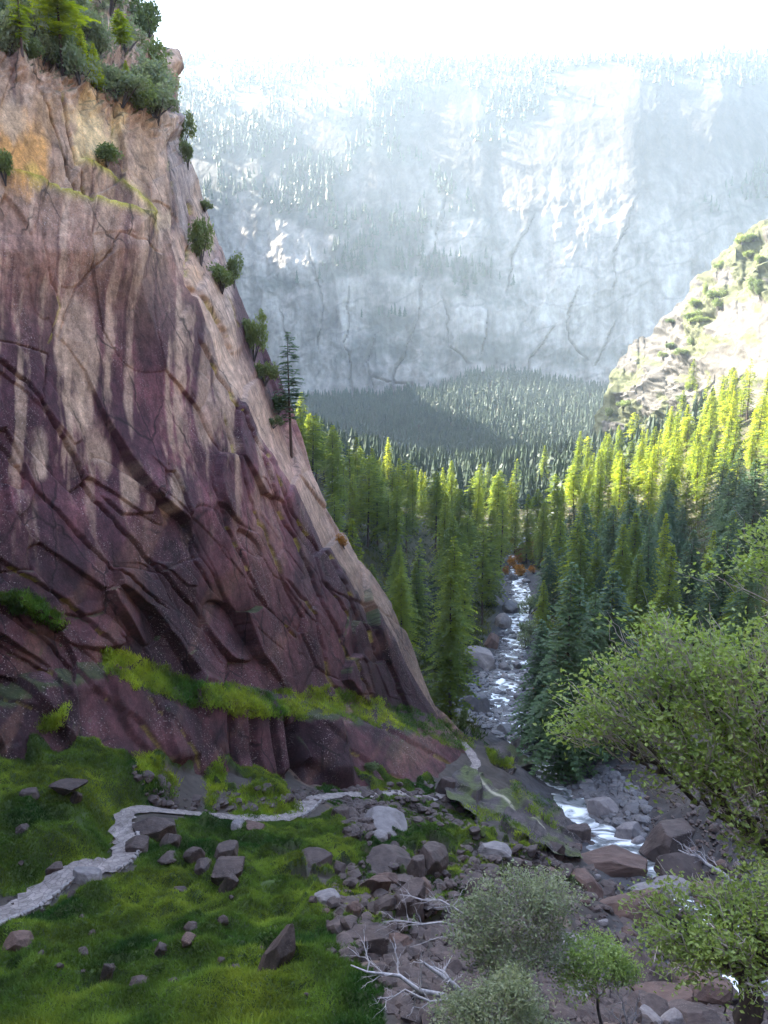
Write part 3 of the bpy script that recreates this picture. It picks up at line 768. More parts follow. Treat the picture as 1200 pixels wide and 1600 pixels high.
st = fbm(cx * 0.05, cyy * 0.006, 431, 4) + 0.7 * fbm(cx * 0.14, cyy * 0.02, 434, 4); ck = sstep(0.55, 0.95, 1 - np.abs(fbm(cx * 0.016 + cyy * 0.009, cyy * 0.02, 433, 4)) * 5)
gcol = C(0.145, 0.129, 0.112) * (1 + 0.45 * st + 0.25 * fbm(MX * 0.01, MYp * 0.01, 432, 3))[..., None]
gcol = gcol * (1 - 0.3 * (ck * steep)[..., None]) * (0.26 - 0.10 * sstep(150, 100, MYp) + 1.25 * sstep(200, 430, MYp))[..., None]  # upper rock darkened against sun and haze, lower rock painted hazy pale
f = (sstep(-0.08, 0.45, veg + 0.25 * fbm(MX * 0.06, MYp * 0.06, 435, 4)) * 0.8)[..., None]
gcol = gcol * (1 - f) + C(0.045, 0.052, 0.043) * f
gcol = np.concatenate([gcol, gcol[-1:], gcol[-1:]], 0)
struct(link('mountain', mesh_np('mountain', G2.reshape(-1, 3), grid_faces(G2.shape[0], len(mx)), False, np.clip(gcol, 0.02, 1).reshape(-1, 3)), M_MOUNT))

# ------------------------------------------------------------------ the sunlit granite hill on the right
hx = [925, 940, 955, 985, 1008, 1035, 1062, 1090, 1120, 1160, 1200, 1260, 1340, 1480, 1700]
hs = [690, 632, 590, 541, 533, 505, 468, 432, 396, 368, 352, 325, 290, 240, 200]
hrow = [0, 0.18, 0.4, 0.62, 0.82, 1.0]
hg = []
for t in np.linspace(0, 1, 210):
    row = []
    for X in np.concatenate([np.linspace(912, 1260, 260), np.linspace(1265, 1700, 40)]):
        ytop = np.interp(X, hx, hs) + 6 * noise2(X * 0.06, 3.3, 5) + 3 * noise2(X * 0.2, 1.3, 6)
        ybot = np.interp(X, [912, 1000, 1100, 1200, 1700], [740, 740, 730, 720, 600])
        py = ybot + (ytop - ybot) * t
        Y0 = np.interp(X, [912, 1000, 1100, 1200, 1700], [760, 690, 600, 520, 330])
        row.append(at(X, py, Y0 + (170 * t ** 1.2) * np.interp(X, [912, 980, 1300], [0.3, 0.7, 1.1])))
    hg.append(row)
hg = np.array(hg)
HX, HY, _ = project(hg)
Nh = grid_normals(hg)
if Nh[..., 1].mean() > 0: Nh = -Nh
dh = 26 * (0.5 - np.abs(fbm(HX * 0.018 + HY * 0.012, HY * 0.02 - HX * 0.008, 511, 5)) * 2) + 9 * fbm(HX * 0.03 + HY * 0.03, HY * 0.016, 512, 4) + 4 * np.abs(fbm(HX * 0.09, HY * 0.09, 513, 3))
smoothslab = sstep(1080, 1140, HX + 0.35 * (HY - 520)) * sstep(430, 500, HY)
hg2 = hg + Nh * (dh * (1 - 0.75 * smoothslab) * np.linspace(1, 0.35, 210)[:, None])[..., None]
tops = hg2[-1]
hg2 = np.concatenate([hg2, (tops + np.array([60.0, 130, -10]))[None], (tops + np.array([200.0, 420, -60]))[None]], 0)
left = hg2[:, :1] + np.array([90.0, 260.0, -40.0])
hg2 = np.concatenate([left, hg2], 1)
hc = C(0.085, 0.079, 0.070) * (1 + 0.35 * fbm(HX * 0.03, HY * 0.03, 521, 4))[..., None]
f = ((fbm(HX * 0.022 + 3, HY * 0.03, 522, 5) - 0.6 * smoothslab > -0.08) * 0.8)[..., None]
hc = hc * (1 - f) + C(0.075, 0.085, 0.035) * f
hc = np.concatenate([hc, hc[-1:], hc[-1:]], 0); hc = np.concatenate([hc[:, :1], hc], 1)
hill = struct(link('hill', mesh_np('hill', hg2.reshape(-1, 3), grid_faces(*hg2.shape[:2]), False, np.clip(hc, 0.02, 1).reshape(-1, 3)), M_HILL))
SC.view_layers[0].update()

# ------------------------------------------------------------------ unseen ridge behind the wall, added to shade the talus wood
rg = []
for t in np.linspace(0, 1, 90):
    x0, y0 = -350 - 260 * t, 930 + 1150 * t
    top = 590 * sstep(0, 0.16, t) + 60 * noise2(t * 9, 2.5, 8) - 60
    rg.append([(x0 + 190 - 190 * q ** 0.8, y0 + 30 * q, -140 + (top + 140) * q) for q in np.linspace(0, 1, 30)] + [(x0 - 200, y0 + 40, -140)])
rg = np.array(rg)
rc = C(0.16, 0.15, 0.14) * (1 + 0.5 * fbm(rg[..., 1] * 0.02, rg[..., 2] * 0.02, 61, 4))[..., None]
rg[:, 1:-1, 0] += 18 * fbm(rg[:, 1:-1, 1] * 0.02, rg[:, 1:-1, 2] * 0.02, 62, 4)
struct(link('shade_ridge', mesh_np('shade_ridge', rg.reshape(-1, 3), grid_faces(*rg.shape[:2]), False, rc.reshape(-1, 3)), M_MOUNT))

# ------------------------------------------------------------------ haze
Hx, Hy0, Hy1, Hz0, Hz1 = 3600, -400, 4200, float(gz.min()) - 3, float(max(G2[..., 2].max(), CLV[..., 2].max())) + 60
hv = [(x, y, z) for z in (Hz0, Hz1) for x, y in ((-Hx, Hy0), (Hx, Hy0), (Hx, Hy1), (-Hx, Hy1))]
hm = bpy.data.materials.new('valley_haze'); hm.use_nodes = True
hn = hm.node_tree; hn.nodes.remove(hn.nodes['Principled BSDF'])
pv = hn.nodes.new('ShaderNodeVolumePrincipled')
pv.inputs['Color'].default_value = (0.72, 0.87, 1.0, 1); pv.inputs['Density'].default_value = HAZE; pv.inputs['Anisotropy'].default_value = 0.35
hn.links.new(pv.outputs[0], hn.nodes['Material Output'].inputs['Volume'])
hme = bpy.data.meshes.new('haze')
hme.from_pydata(hv, [], [(3, 2, 1, 0), (4, 5, 6, 7), (0, 1, 5, 4), (1, 2, 6, 5), (2, 3, 7, 6), (3, 0, 4, 7)])
struct(link('haze', hme, hm), 'stuff')

# ------------------------------------------------------------------ surfaces to set things on
def cliff_hit(px, py, ob=None):
    ob = ob or cliff
    r = Vector(ray(px, py)).normalized()
    ok, loc, n, i = ob.ray_cast(Vector((0, 0, 0)), r)
    return (np.array(loc), np.array(n)) if ok else (None, None)

# ------------------------------------------------------------------ the dark mossy spur between trail and river
def spur():
    # px, py and how far (m) the rock stands toward the camera from the ground behind it
    rows = [[(690, 1262, -1), (740, 1292, -1), (800, 1318, -1), (850, 1342, -1), (905, 1345, -1)],
            [(692, 1240, 2), (745, 1262, 4), (800, 1285, 5), (858, 1318, 5), (908, 1326, 3)],
            [(700, 1232, 3), (755, 1232, 5), (812, 1258, 6), (868, 1300, 5), (910, 1310, 3)],
            [(712, 1212, 1.5), (765, 1205, 3), (822, 1232, 5), (874, 1278, 5), (911, 1302, 2)],
            [(742, 1192, 0.5), (778, 1178, 2), (828, 1204, 4), (880, 1256, 4), (912, 1296, 1)],
            [(752, 1176, -2), (790, 1166, -5), (836, 1186, -6), (888, 1240, -6), (916, 1288, -6)]]
    net = []
    for r_ in rows:
        q = []
        for px, py, t in r_:
            h = hit(px, py); q.append(at(px, py, h[1] - t))
        net.append(q)
    net = np.array(net)
    q = np.array([2.0, 4.0, 2.0])
    net = np.concatenate([net, (net[-1] + np.array([4.0, 9, -9]))[None]], 0)
    ru, cu = np.linspace(0, 6, 190), np.linspace(0, 4, 190)
    P = blur(lerp_net(net, ru, cu), 3)
    Nn = grid_normals(P)
    if Nn[..., 1].mean() > 0: Nn = -Nn
    X, Y, _ = project(P)
    g = np.random.default_rng(5); f1 = np.full(X.shape, 1e9); ce = np.zeros(X.shape); f2 = f1.copy()
    for k in range(26):
        x0, y0 = g.uniform(680, 930), g.uniform(1150, 1360); an = math.radians(g.normal(40, 7)); L, W = g.uniform(40, 70), g.uniform(16, 34)
        dx, dy = X - x0, Y - y0
        al = (dx * math.cos(an) + dy * math.sin(an)) / L; ac = (-dx * math.sin(an) + dy * math.cos(an)) / W
        d = np.hypot(al, ac); m = d < f1; f2 = np.where(m, f1, np.minimum(f2, d)); f1 = np.where(m, d, f1)
        ce = np.where(m, g.uniform(-1, 1) - 0.5 * np.clip(ac, -2, 2), ce)
    P = P + Nn * blur(1.2 * ce - 0.35 * np.exp(-(f2 - f1) / 0.05) + 0.9 * fbm(X * 0.03, Y * 0.03, 4, 3) + 0.12 * fbm(X * 0.15, Y * 0.15, 3, 3), 2)[..., None]
    N3 = grid_normals(P)
    if N3[..., 2].mean() < 0: N3 = -N3
    c = C(0.055, 0.042, 0.043) * (1 + 0.5 * fbm(X * 0.05, Y * 0.05, 7, 4))[..., None]
    f = (sstep(0.45, 0.7, N3[..., 2]) * sstep(-0.1, 0.25, fbm(X * 0.03, Y * 0.05, 9, 4)))[..., None] * 0.85
    c = c * (1 - f) + C(0.065, 0.08, 0.02) * f
    d, s_, t = poly_dist(X, Y, [(738, 1200), (790, 1240), (850, 1298)])
    f = np.exp(-(d / 2.2) ** 2)[..., None]
    c = c * (1 - f) + C(0.3, 0.27, 0.2) * f
    return struct(link('rock_spur', mesh_np('rock_spur', P.reshape(-1, 3), grid_faces(190, 190), False, np.clip(c, 0.01, 1).reshape(-1, 3)), M_CLIFF))
SPUR = spur()
SC.view_layers[0].update()

# ------------------------------------------------------------------ rocks
def ico(sub):
    bm = bmesh.new(); bmesh.ops.create_icosphere(bm, subdivisions=sub, radius=1)
    V = np.array([v.co[:] for v in bm.verts]); Fc = np.array([[v.index for v in f.verts] for f in bm.faces]); bm.free()
    return V, Fc
ICO = {k: ico(k) for k in (1, 2, 3, 4, 5)}
def rock_shape(seed, sub=4, planes=16, rounded=0.0, blocky=True):
    """an angular boulder: a sphere cut back by random planes, edges chipped, roughly 1 m in every half-axis"""
    g = np.random.default_rng(seed)
    V, Fc = ICO[sub]
    n = g.normal(size=(planes, 3)); n /= np.linalg.norm(n, axis=1)[:, None]
    if blocky:
        b = np.eye(3) + g.normal(size=(3, 3)) * 0.22
        n[:3] = b; n[3:6] = -b + g.normal(size=(3, 3)) * 0.2
        n /= np.linalg.norm(n, axis=1)[:, None]
    d = g.uniform(0.58, 0.95, planes)
    c = V @ n.T
    t = np.where(c > 0.05, d[None] / np.maximum(c, 0.05), 9)
    r = np.minimum(t.min(1), 1.25)
    if rounded: r = r * (1 - rounded) + rounded * 0.85
    P = V * r[:, None]
    w = 0.05 * fbm(P[:, 0] * 2.2 + P[:, 2] * 1.3 + seed, P[:, 1] * 2.2 - P[:, 2] * 1.7, seed, 4)
    w += 0.02 * fbm(P[:, 0] * 8 + P[:, 2] * 5, P[:, 1] * 8 - P[:, 2] * 6, seed + 5, 2)
    return P * (1 + w)[:, None], Fc
def rock_mesh(seed, sub=4, mat=None, **kw):
    P, Fc = rock_shape(seed, sub, **kw)
    me = mesh_np('boulder', P, Fc, False)
    me.materials.append(mat)
    return me
def set_rock(name, me, pos, dims, rz, tilt, label, cat='boulder', group=None, sink=0.3):
    o = link(name, me)
    o.scale = (dims[0] / 2, dims[1] / 2, dims[2] / 2)
    o.rotation_euler = (tilt[0], tilt[1], rz)
    o.location = (pos[0], pos[1], pos[2] + dims[2] * (0.5 - sink))
    return tag(o, label, cat, group)

LAND = [  # px, py of the middle, pixel width, pixel height, material, yaw, tilt, depth ratio, label
    (247, 1290, 58, 46, 'd', 0.3, (0.1, 0.15), 0.9, 'large dark split boulder leaning over the bend of the stone trail'),
    (266, 1312, 34, 38, 'd', 1.0, (0.2, -0.2), 0.8, 'black upright boulder wedged beneath the split boulder at the trail bend'),
    (215, 1322, 40, 20, 'd', 0.2, (0, 0), 0.8, 'low dark slab at the foot of the split boulder by the trail'),
    (138, 1366, 46, 24, 'p', 0.2, (0, 0.1), 0.9, 'pale cracked slab lying across the middle of the paved trail'),
    (305, 1333, 34, 24, 'd', 0.5, (0.1, 0.2), 0.9, 'wedge shaped dark boulder at the left end of the pile in the grass'),
    (350, 1330, 44, 30, 'd', 1.4, (0.1, 0.1), 0.9, 'dark topmost block of the boulder pile below the trail'),
    (357, 1356, 62, 32, 'd', 0.1, (0.15, 0.1), 0.9, 'broad flat topped boulder in the middle of the pile in the grass'),
    (357, 1379, 24, 28, 'd', 0.8, (0.4, 0.2), 0.8, 'small dark block fallen just below the boulder pile'),
    (318, 1354, 30, 22, 'd', 0.9, (0.1, 0.3), 0.9, 'squat dark boulder propping the left side of the pile'),
    (262, 1340, 32, 14, 'd', 0.2, (0, 0), 0.9, 'thin grey slab in the grass left of the boulder pile'),
    (437, 1478, 46, 72, 'd', 0.4, (0.25, 0.35), 0.8, 'tall dark angular boulder standing alone in the lower grass'),
    (48, 1240, 32, 14, 'd', 0.2, (0, 0), 0.8, 'low dark rock left of the long slab in the upper grass'),
    (106, 1226, 50, 16, 'd', 2.9, (0.1, 0.1), 0.8, 'long dark slab in the upper grass below the cliff'),
    (119, 1243, 16, 24, 'd', 0.2, (0, 0.4), 0.8, 'narrow dark rock tilted under the long slab in the upper grass'),
    (36, 1293, 24, 13, 'd', 0.4, (0, 0.2), 0.8, 'small flat rock with rusty lichen in the upper grass'),
    (86, 1354, 26, 18, 'd', 0.4, (0, 0.2), 0.8, 'dark block at the edge of the grass above the trail'),
    (30, 1470, 50, 28, 'b', 0.1, (0, 0), 0.8, 'brown boulder under the trail wall at the edge of the picture'),
    (300, 1447, 22, 18, 'd', 0.7, (0, 0.2), 0.8, 'dark rock in the lower grass, uppermost of the four scattered there'),
    (293, 1468, 26, 20, 'b', 1.2, (0.2, 0.2), 0.8, 'brownish pointed rock just below another in the lower grass'),
    (254, 1482, 22, 20, 'd', 0.3, (0, 0.2), 0.8, 'round dark stone half sunk in the lower grass'),
    (348, 1435, 20, 13, 'd', 0.5, (0, 0.2), 0.8, 'small dark stone in the grass above the tall standing boulder'),
    (219, 1532, 28, 13, 'd', 0.1, (0, 0.1), 0.8, 'thin wedge of rock poking from the shaded lower grass'),
    (166, 1521, 22, 44, 'd', 0.2, (0.2, 0.2), 0.8, 'dark upright slab in the shaded grass at the bottom'),
    (366, 1512, 16, 14, 'd', 0.2, (0.2, 0.2), 0.8, 'little grey stone in the grass below the tall standing boulder'),
    (345, 1500, 14, 11, 'd', 0.9, (0.2, 0.2), 0.8, 'little dark stone left of the grey one in the lower grass'),
    (600, 1287, 76, 30, 'p', 0.2, (0.05, 0.12), 0.9, 'smooth pale boulder with a flat top just below the trail'),
    (592, 1304, 30, 14, 'p', 0.9, (0.05, 0.12), 0.9, 'flat pale stone tucked under the smooth pale boulder'),
    (604, 1342, 78, 34, 'd', 0.1, (0.2, 0.1), 0.9, 'broad dark slab buried in the slope beside the block pile'),
    (672, 1343, 56, 40, 'd', 0.5, (0.1, 0.2), 0.9, 'big cracked dark block with squared faces amid the grass'),
    (650, 1352, 34, 34, 'd', 1.5, (0.1, 0.2), 0.9, 'dark block wedged between the broad slab and the big cracked block'),
    (583, 1376, 50, 56, 'b', 0.5, (0.5, 0.2), 0.5, 'tilted brown slab standing in the rubble of the slope'),
    (634, 1402, 60, 52, 'd', 0.3, (0.1, 0.1), 0.9, 'rounded black boulder with a domed top in the slope rubble'),
    (552, 1420, 26, 44, 'b', 0.6, (0.1, 0.2), 0.8, 'upright brownish block below the tilted brown slab'),
    (575, 1462, 76, 42, 'd', 2.9, (0.2, 0.15), 0.8, 'long dark boulder with a sloping top above the dead branches'),
    (625, 1470, 46, 26, 'b', 0.3, (0, 0.1), 0.8, 'rusty brown rock right of the long dark boulder'),
    (700, 1455, 44, 34, 'd', 0.3, (0, 0.1), 0.8, 'dark broken block behind the pale dead branches'),
    (490, 1345, 52, 20, 'd', 0.3, (0.1, 0.1), 0.8, 'low dark outcrop in the grass left of the tilted slab'),
    (530, 1357, 24, 26, 'd', 1.3, (0.1, 0.3), 0.8, 'dark leaning stone beside the bare earth track'),
    (512, 1400, 40, 22, 'p', 0.3, (0.1, 0.1), 0.8, 'light grey slab at the left edge of the slope rubble'),
    (774, 1326, 52, 18, 'p', 2.9, (0.05, 0.1), 0.8, 'flat grey slab resting on the grass under the dark spur'),
    (738, 1386, 24, 30, 'd', 0.3, (0.1, 0.1), 0.8, 'dark cube of rock above the greygreen bush'),
    (400, 1290, 34, 16, 'b', 0.3, (0.1, 0.1), 0.8, 'flat brown boulder just below the narrow trail'),
    (372, 1287, 22, 12, 'p', 0.3, (0.1, 0.1), 0.8, 'small pale slab beside the flat brown boulder at the trail'),
    (694, 1228, 36, 36, 'd', 0.7, (0.1, 0.3), 0.8, 'dark pointed boulder inside the uphill bend of the trail'),
    (533, 1272, 32, 24, 'd', 0.7, (0.1, 0.3), 0.8, 'broken black rock just below the wide part of the trail'),
    (745, 1022, 58, 30, 'p', 0.2, (0.05, 0.1), 0.9, 'big smooth pale boulder on the left bank of the river'),
    (768, 1003, 26, 26, 'b', 0.2, (0.05, 0.4), 0.9, 'reddish boulder behind the big pale one on the river bank'),
    (785, 968, 28, 30, 'p', 0.6, (0.05, 0.4), 0.9, 'pale tall boulder on the left bank under the trees'),
    (797, 948, 30, 26, 'r', 0.6, (0.05, 0.1), 0.9, 'rounded blue grey boulder beside the narrow water'),
    (803, 880, 16, 13, 'p', 0.6, (0.05, 0.1), 0.9, 'palest boulder at the far end of the visible river'),
    (802, 902, 16, 14, 'r', 0.6, (0.05, 0.1), 0.9, 'dark boulder in the river below the orange bushes'),
    (822, 908, 15, 10, 'r', 1.6, (0.05, 0.1), 0.9, 'dark low boulder right of the stream below the orange bushes'),
    (738, 1098, 44, 34, 'r', 0.5, (0.1, 0.2), 0.9, 'large grey boulder left of the river opposite the dark firs'),
    (818, 1160, 46, 22, 'p', 2.8, (0.1, 0.1), 0.9, 'pale sloping slab with water sliding round it'),
    (850, 1130, 28, 34, 'r', 0.5, (0.1, 0.2), 0.9, 'grey upright boulder under the leafy oak by the river'),
    (790, 1142, 30, 20, 'r', 0.2, (0.1, 0.2), 0.9, 'dark broad boulder midway in the boulder bed'),
    (943, 1258, 54, 36, 'p', 0.3, (0.1, 0.15), 0.9, 'pale chunky boulder beside the dark pool'),
    (885, 1200, 34, 16, 'p', 0.3, (0.1, 0.15), 0.9, 'flat pale stone in the stream upstream of the spur tip'),
    (918, 1225, 36, 14, 'p', 0.3, (0.1, 0.15), 0.9, 'long flat pale rock right of the narrow stream'),
    (984, 1297, 48, 38, 'p', 0.8, (0.1, 0.2), 0.9, 'rounded grey boulder at the foot of the pool'),
    (1046, 1312, 92, 64, 'd', 0.4, (0.05, 0.05), 0.9, 'huge dark square boulder in the gorge under the oak'),
    (955, 1347, 122, 44, 'b', 2.8, (0.1, 0.15), 0.5, 'very long brown slab lying across the gorge'),
    (1068, 1362, 86, 46, 'd', 0.1, (0.1, 0.1), 0.8, 'wide black boulder right of the white water chute'),
    (1050, 1386, 66, 24, 'p', 2.8, (0.1, 0.1), 0.7, 'long smooth pale rock beside the white water chute'),
    (1108, 1392, 64, 26, 'b', 2.9, (0.1, 0.1), 0.8, 'reddish flat boulder above the lower right tree'),
    (985, 1418, 96, 58, 'b', 2.7, (0.2, 0.15), 0.7, 'dark red brown slab dipping into the rubble of the gorge'),
    (1010, 1390, 60, 22, 'p', 2.8, (0.1, 0.1), 0.8, 'light grey flat rock above the red brown slab'),
    (1040, 1562, 110, 36, 'b', 2.8, (0.1, 0.15), 0.7, 'brown slab at the bottom left of the lower right tree trunk'),
    (1060, 1515, 46, 24, 'p', 0.4, (0.1, 0.15), 0.7, 'pale block under the canopy of the lower right tree'),
    (1085, 1590, 80, 30, 'd', 2.9, (0.1, 0.15), 0.7, 'black slab at the lower edge beside the tree trunk'),
    (905, 1300, 40, 34, 'd', 0.4, (0.1, 0.15), 0.7, 'dark knobbly rock at the tip of the spur by the pool'),
    (862, 1330, 44, 30, 'd', 0.9, (0.1, 0.15), 0.7, 'dark block under the end of the mossy spur'),
]
MATS = {'d': M_BOULDER, 'p': M_PALE, 'b': M_BROWN, 'r': M_RIVERROCK}
taken = []
for k, (px, py, w, h, mk, yaw, tilt, dr, lab) in enumerate(LAND):
    p = hit(px, py + h * 0.30)
    if p is None: continue
    dep = p[1] * CP - p[2] * SP
    W = w * dep / F * 1.18; Hh = h * dep / F * 1.25
    set_rock('boulder', rock_mesh(1000 + k, 5 if w > 40 else 4, MATS[mk], planes=14 + k % 7, rounded=0.35 if mk in 'pr' else 0.08), p, (W, W * dr, Hh * 1.15), yaw, tilt, lab, 'boulder', None, 0.42)
    taken.append((p[0], p[1], W))

KINDS = []
for k in range(16):
    mk = 'ddbrrpdrpddrrrdd'[k]
    KINDS.append((rock_mesh(2000 + k, 3, MATS[mk], planes=12 + k % 6, rounded=0.3 if mk in 'pr' else 0.1), mk))
ADJ = {'d': 'dark', 'b': 'brown', 'r': 'blue grey', 'p': 'pale grey'}
def scatter_rocks(n, lo, hi, px0, px1, py0, py1, where, group, kinds, test):
    made = 0; tries = 0
    while made < n and tries < n * 12:
        tries += 1
        px, py = random.uniform(px0, px1), random.uniform(py0, py1)
        if not test(px, py): continue
        p = hit(px, py)
        if p is None or p[1] < 30: continue
        s = lo * (hi / lo) ** (random.random() ** 1.8)
        if any((p[0] - q[0]) ** 2 + (p[1] - q[1]) ** 2 < (0.36 * (q[2] + s)) ** 2 for q in taken): continue
        taken.append((p[0], p[1], s))
        me, mk = KINDS[random.choice(kinds)]
        set_rock('boulder', me, p, (s, s * random.uniform(0.7, 1.1), s * random.uniform(0.45, 0.85)), random.uniform(0, 6.3), (random.uniform(-.3, .3), random.uniform(-.3, .3)), f'{ADJ[mk]} {"boulder" if s > 0.55 * hi else "stone"} among many {where}', 'boulder', f'{ADJ[mk]} {"boulders" if s > 0.55 * hi else "stones"} {where}', 0.28)
        made += 1
BED = [(700, 1110), (745, 1060), (775, 1030), (800, 960), (795, 880), (812, 880), (830, 960), (815, 1030), (850, 1120), (930, 1190), (1000, 1240), (1010, 1300), (935, 1290), (860, 1190), (780, 1150)]
GORGE = [(900, 1310), (1010, 1290), (1150, 1280), (1200, 1400), (1200, 1600), (880, 1600), (900, 1450), (870, 1360)]
SLOPE = [(500, 1400), (560, 1340), (640, 1320), (740, 1360), (830, 1320), (900, 1400), (760, 1480), (620, 1500), (540, 1500)]
scatter_rocks(90, 1.0, 4.6, 690, 1010, 880, 1300, 'along the bouldery river bed', None, [3, 4, 7, 11, 12, 13, 5, 8, 3, 4], lambda x, y: inpoly(np.array([x]), np.array([y]), BED)[0])
scatter_rocks(106, 0.9, 4.0, 870, 1200, 1270, 1600, 'in the steep gorge under the oaks', None, [0, 1, 2, 6, 9, 10, 5, 2], lambda x, y: inpoly(np.array([x]), np.array([y]), GORGE)[0])
scatter_rocks(40, 0.5, 1.9, 480, 900, 1300, 1510, 'in the rubble of the slope', None, [0, 1, 2, 6, 9, 10, 14, 15], lambda x, y: inpoly(np.array([x]), np.array([y]), SLOPE)[0])
scatter_rocks(36, 0.3, 1.2, 0, 600, 1200, 1600, 'lying in the grass of the slope', None, [0, 1, 6, 9, 10, 14], lambda x, y: True)

# loose rubble too fine to count
def merge(shapes):
    Vs, Fs, o = [], [], 0
    for P, Fc in shapes:
        Vs.append(P); Fs.append(Fc + o); o += len(P)
    return np.concatenate(Vs), np.concatenate(Fs)
SMALL = [rock_shape(3000 + k, 2 if k < 6 else 1, 10) for k in range(12)]
def rub(n, polys, lo, hi, seed):
    g = np.random.default_rng(seed); out = []
    xs, ys = [], []
    while len(xs) < n:
        poly = polys[g.integers(len(polys))]
        bx = [q[0] for q in poly]; by = [q[1] for q in poly]
        px, py = g.uniform(min(bx), max(bx)), g.uniform(min(by), max(by))
        if inpoly(np.array([px]), np.array([py]), poly)[0]: xs.append(px); ys.append(py)
    # walk each ray onto the built ground through a coarse table of hits
    for px, py in zip(xs, ys):
        key = (int(px // 8), int(py // 6))
        if key not in HITS: HITS[key] = hit(key[0] * 8 + 4, key[1] * 6 + 3)
        p = HITS[key]
        if p is None: continue
        dep = p[1]
        x = p[0] + g.uniform(-6, 6) * dep / F; y = p[1] + g.uniform(-9, 9) * dep / F * 1.6
        out.append((x, y, lo * (hi / lo) ** (g.random() ** 2)))
    A = np.array(out); z = ground_z(A[:, 0], A[:, 1])
    sh = []
    for (x, y, s), zz in zip(out, z):
        P, Fc = SMALL[g.integers(len(SMALL))]
        a = g.uniform(0, 6.3); ca, sa = math.cos(a), math.sin(a)
        Q = P * (s * np.array([0.5, 0.5 * g.uniform(0.6, 1), 0.5 * g.uniform(0.35, 0.8)]))
        sh.append((np.stack([Q[:, 0] * ca - Q[:, 1] * sa + x, Q[:, 0] * sa + Q[:, 1] * ca + y, Q[:, 2] + zz + 0.08 * s], 1), Fc))
    return merge(sh)
HITS = {}
V, Fc = rub(7600, [BED], 0.6, 2.9, 11)
struct(link('river_rubble', mesh_np('river_rubble', V, Fc, False), M_RIVERROCK), 'stuff')
V, Fc = rub(9500, [GORGE, GORGE, SLOPE, SLOPE, [(700, 1330), (900, 1320), (900, 1400), (760, 1420)], [(540, 1255), (600, 1262), (600, 1310), (545, 1300)], [(560, 1480), (1000, 1480), (1000, 1600), (620, 1600)], [(200, 1190), (300, 1250), (470, 1232), (690, 1222), (692, 1246), (300, 1268), (240, 1255)], [(930, 1180), (1100, 1180), (1200, 1240), (1200, 1330), (1000, 1290)], [(560, 1235), (700, 1240), (760, 1300), (640, 1290)]], 0.2, 1.7, 12)
struct(link('slope_rubble', mesh_np('slope_rubble', V, Fc, False), M_BOULDER), 'stuff')

# ------------------------------------------------------------------ trail edge: dry stone walls along the lower side, one per bend
def edge_wall(i0, i1, side, hgt, label):
    sh = []; k = i0
    tn = np.gradient(TRAIL[:, :2], axis=0); tn /= np.linalg.norm(tn, axis=1)[:, None] + 1e-9
    t = float(i0)
    while t < i1:
        k = int(t); fr = t - k
        p = TRAIL[k] * (1 - fr) + TRAIL[min(k + 1, len(TRAIL) - 1)] * fr
        seg = np.linalg.norm(TRAIL[min(k + 1, len(TRAIL) - 1)] - TRAIL[k]) + 1e-6
        w = TRW[k] * side
        for lay in range(2):
            P, Fc = SMALL[random.randrange(6)]
            s = random.uniform(0.32, 0.5)
            a = math.atan2(tn[k, 1], tn[k, 0]) + random.uniform(-.25, .25); ca, sa = math.cos(a), math.sin(a)
            Q = P * np.array([s * 0.62, 0.22, hgt * 0.36])
            off = np.array([-tn[k, 1] * w, tn[k, 0] * w, 0.10 - lay * hgt * 0.55])
            sh.append((np.stack([Q[:, 0] * ca - Q[:, 1] * sa, Q[:, 0] * sa + Q[:, 1] * ca, Q[:, 2]], 1) + p + off, Fc))
        t += 0.42 / seg
    V, Fc = merge(sh)
    tag(link('stone_wall', mesh_np('stone_wall', V, Fc, False), M_KERB), label, 'stone wall')
edge_wall(2, 22, -1, 0.55, 'low dry stone edging along the left end of the paved trail')
edge_wall(30, 45, -1, 0.5, 'curved stone edging on the outside of the wide trail bend')
edge_wall(76, 88, -1, 0.4, 'line of edge stones at the widest level stretch of the trail')

# ------------------------------------------------------------------ conifers
def tube(path, rad, sides=6):
    path = np.asarray(path, float); n = len(path)
    tg = np.gradient(path, axis=0); tg /= np.linalg.norm(tg, axis=1)[:, None] + 1e-9
    ref = np.where(np.abs(tg[:, 2:3]) > 0.9, np.array([[1.0, 0, 0]]), np.array([[0, 0, 1.0]]))
    a = np.cross(tg, ref); a /= np.linalg.norm(a, axis=1)[:, None] + 1e-9
    b = np.cross(tg, a)
    an = np.linspace(0, 2 * np.pi, sides, endpoint=False)
    V = path[:, None] + np.asarray(rad)[:, None, None] * (np.cos(an)[None, :, None] * a[:, None] + np.sin(an)[None, :, None] * b[:, None])
    i = np.arange(n - 1)[:, None] * sides; j = np.arange(sides)[None]; k = (j + 1) % sides
    Fc = np.stack([i + j, i + k, i + sides + k, i + sides + j], -1).reshape(-1, 4)
    return V.reshape(-1, 3), Fc
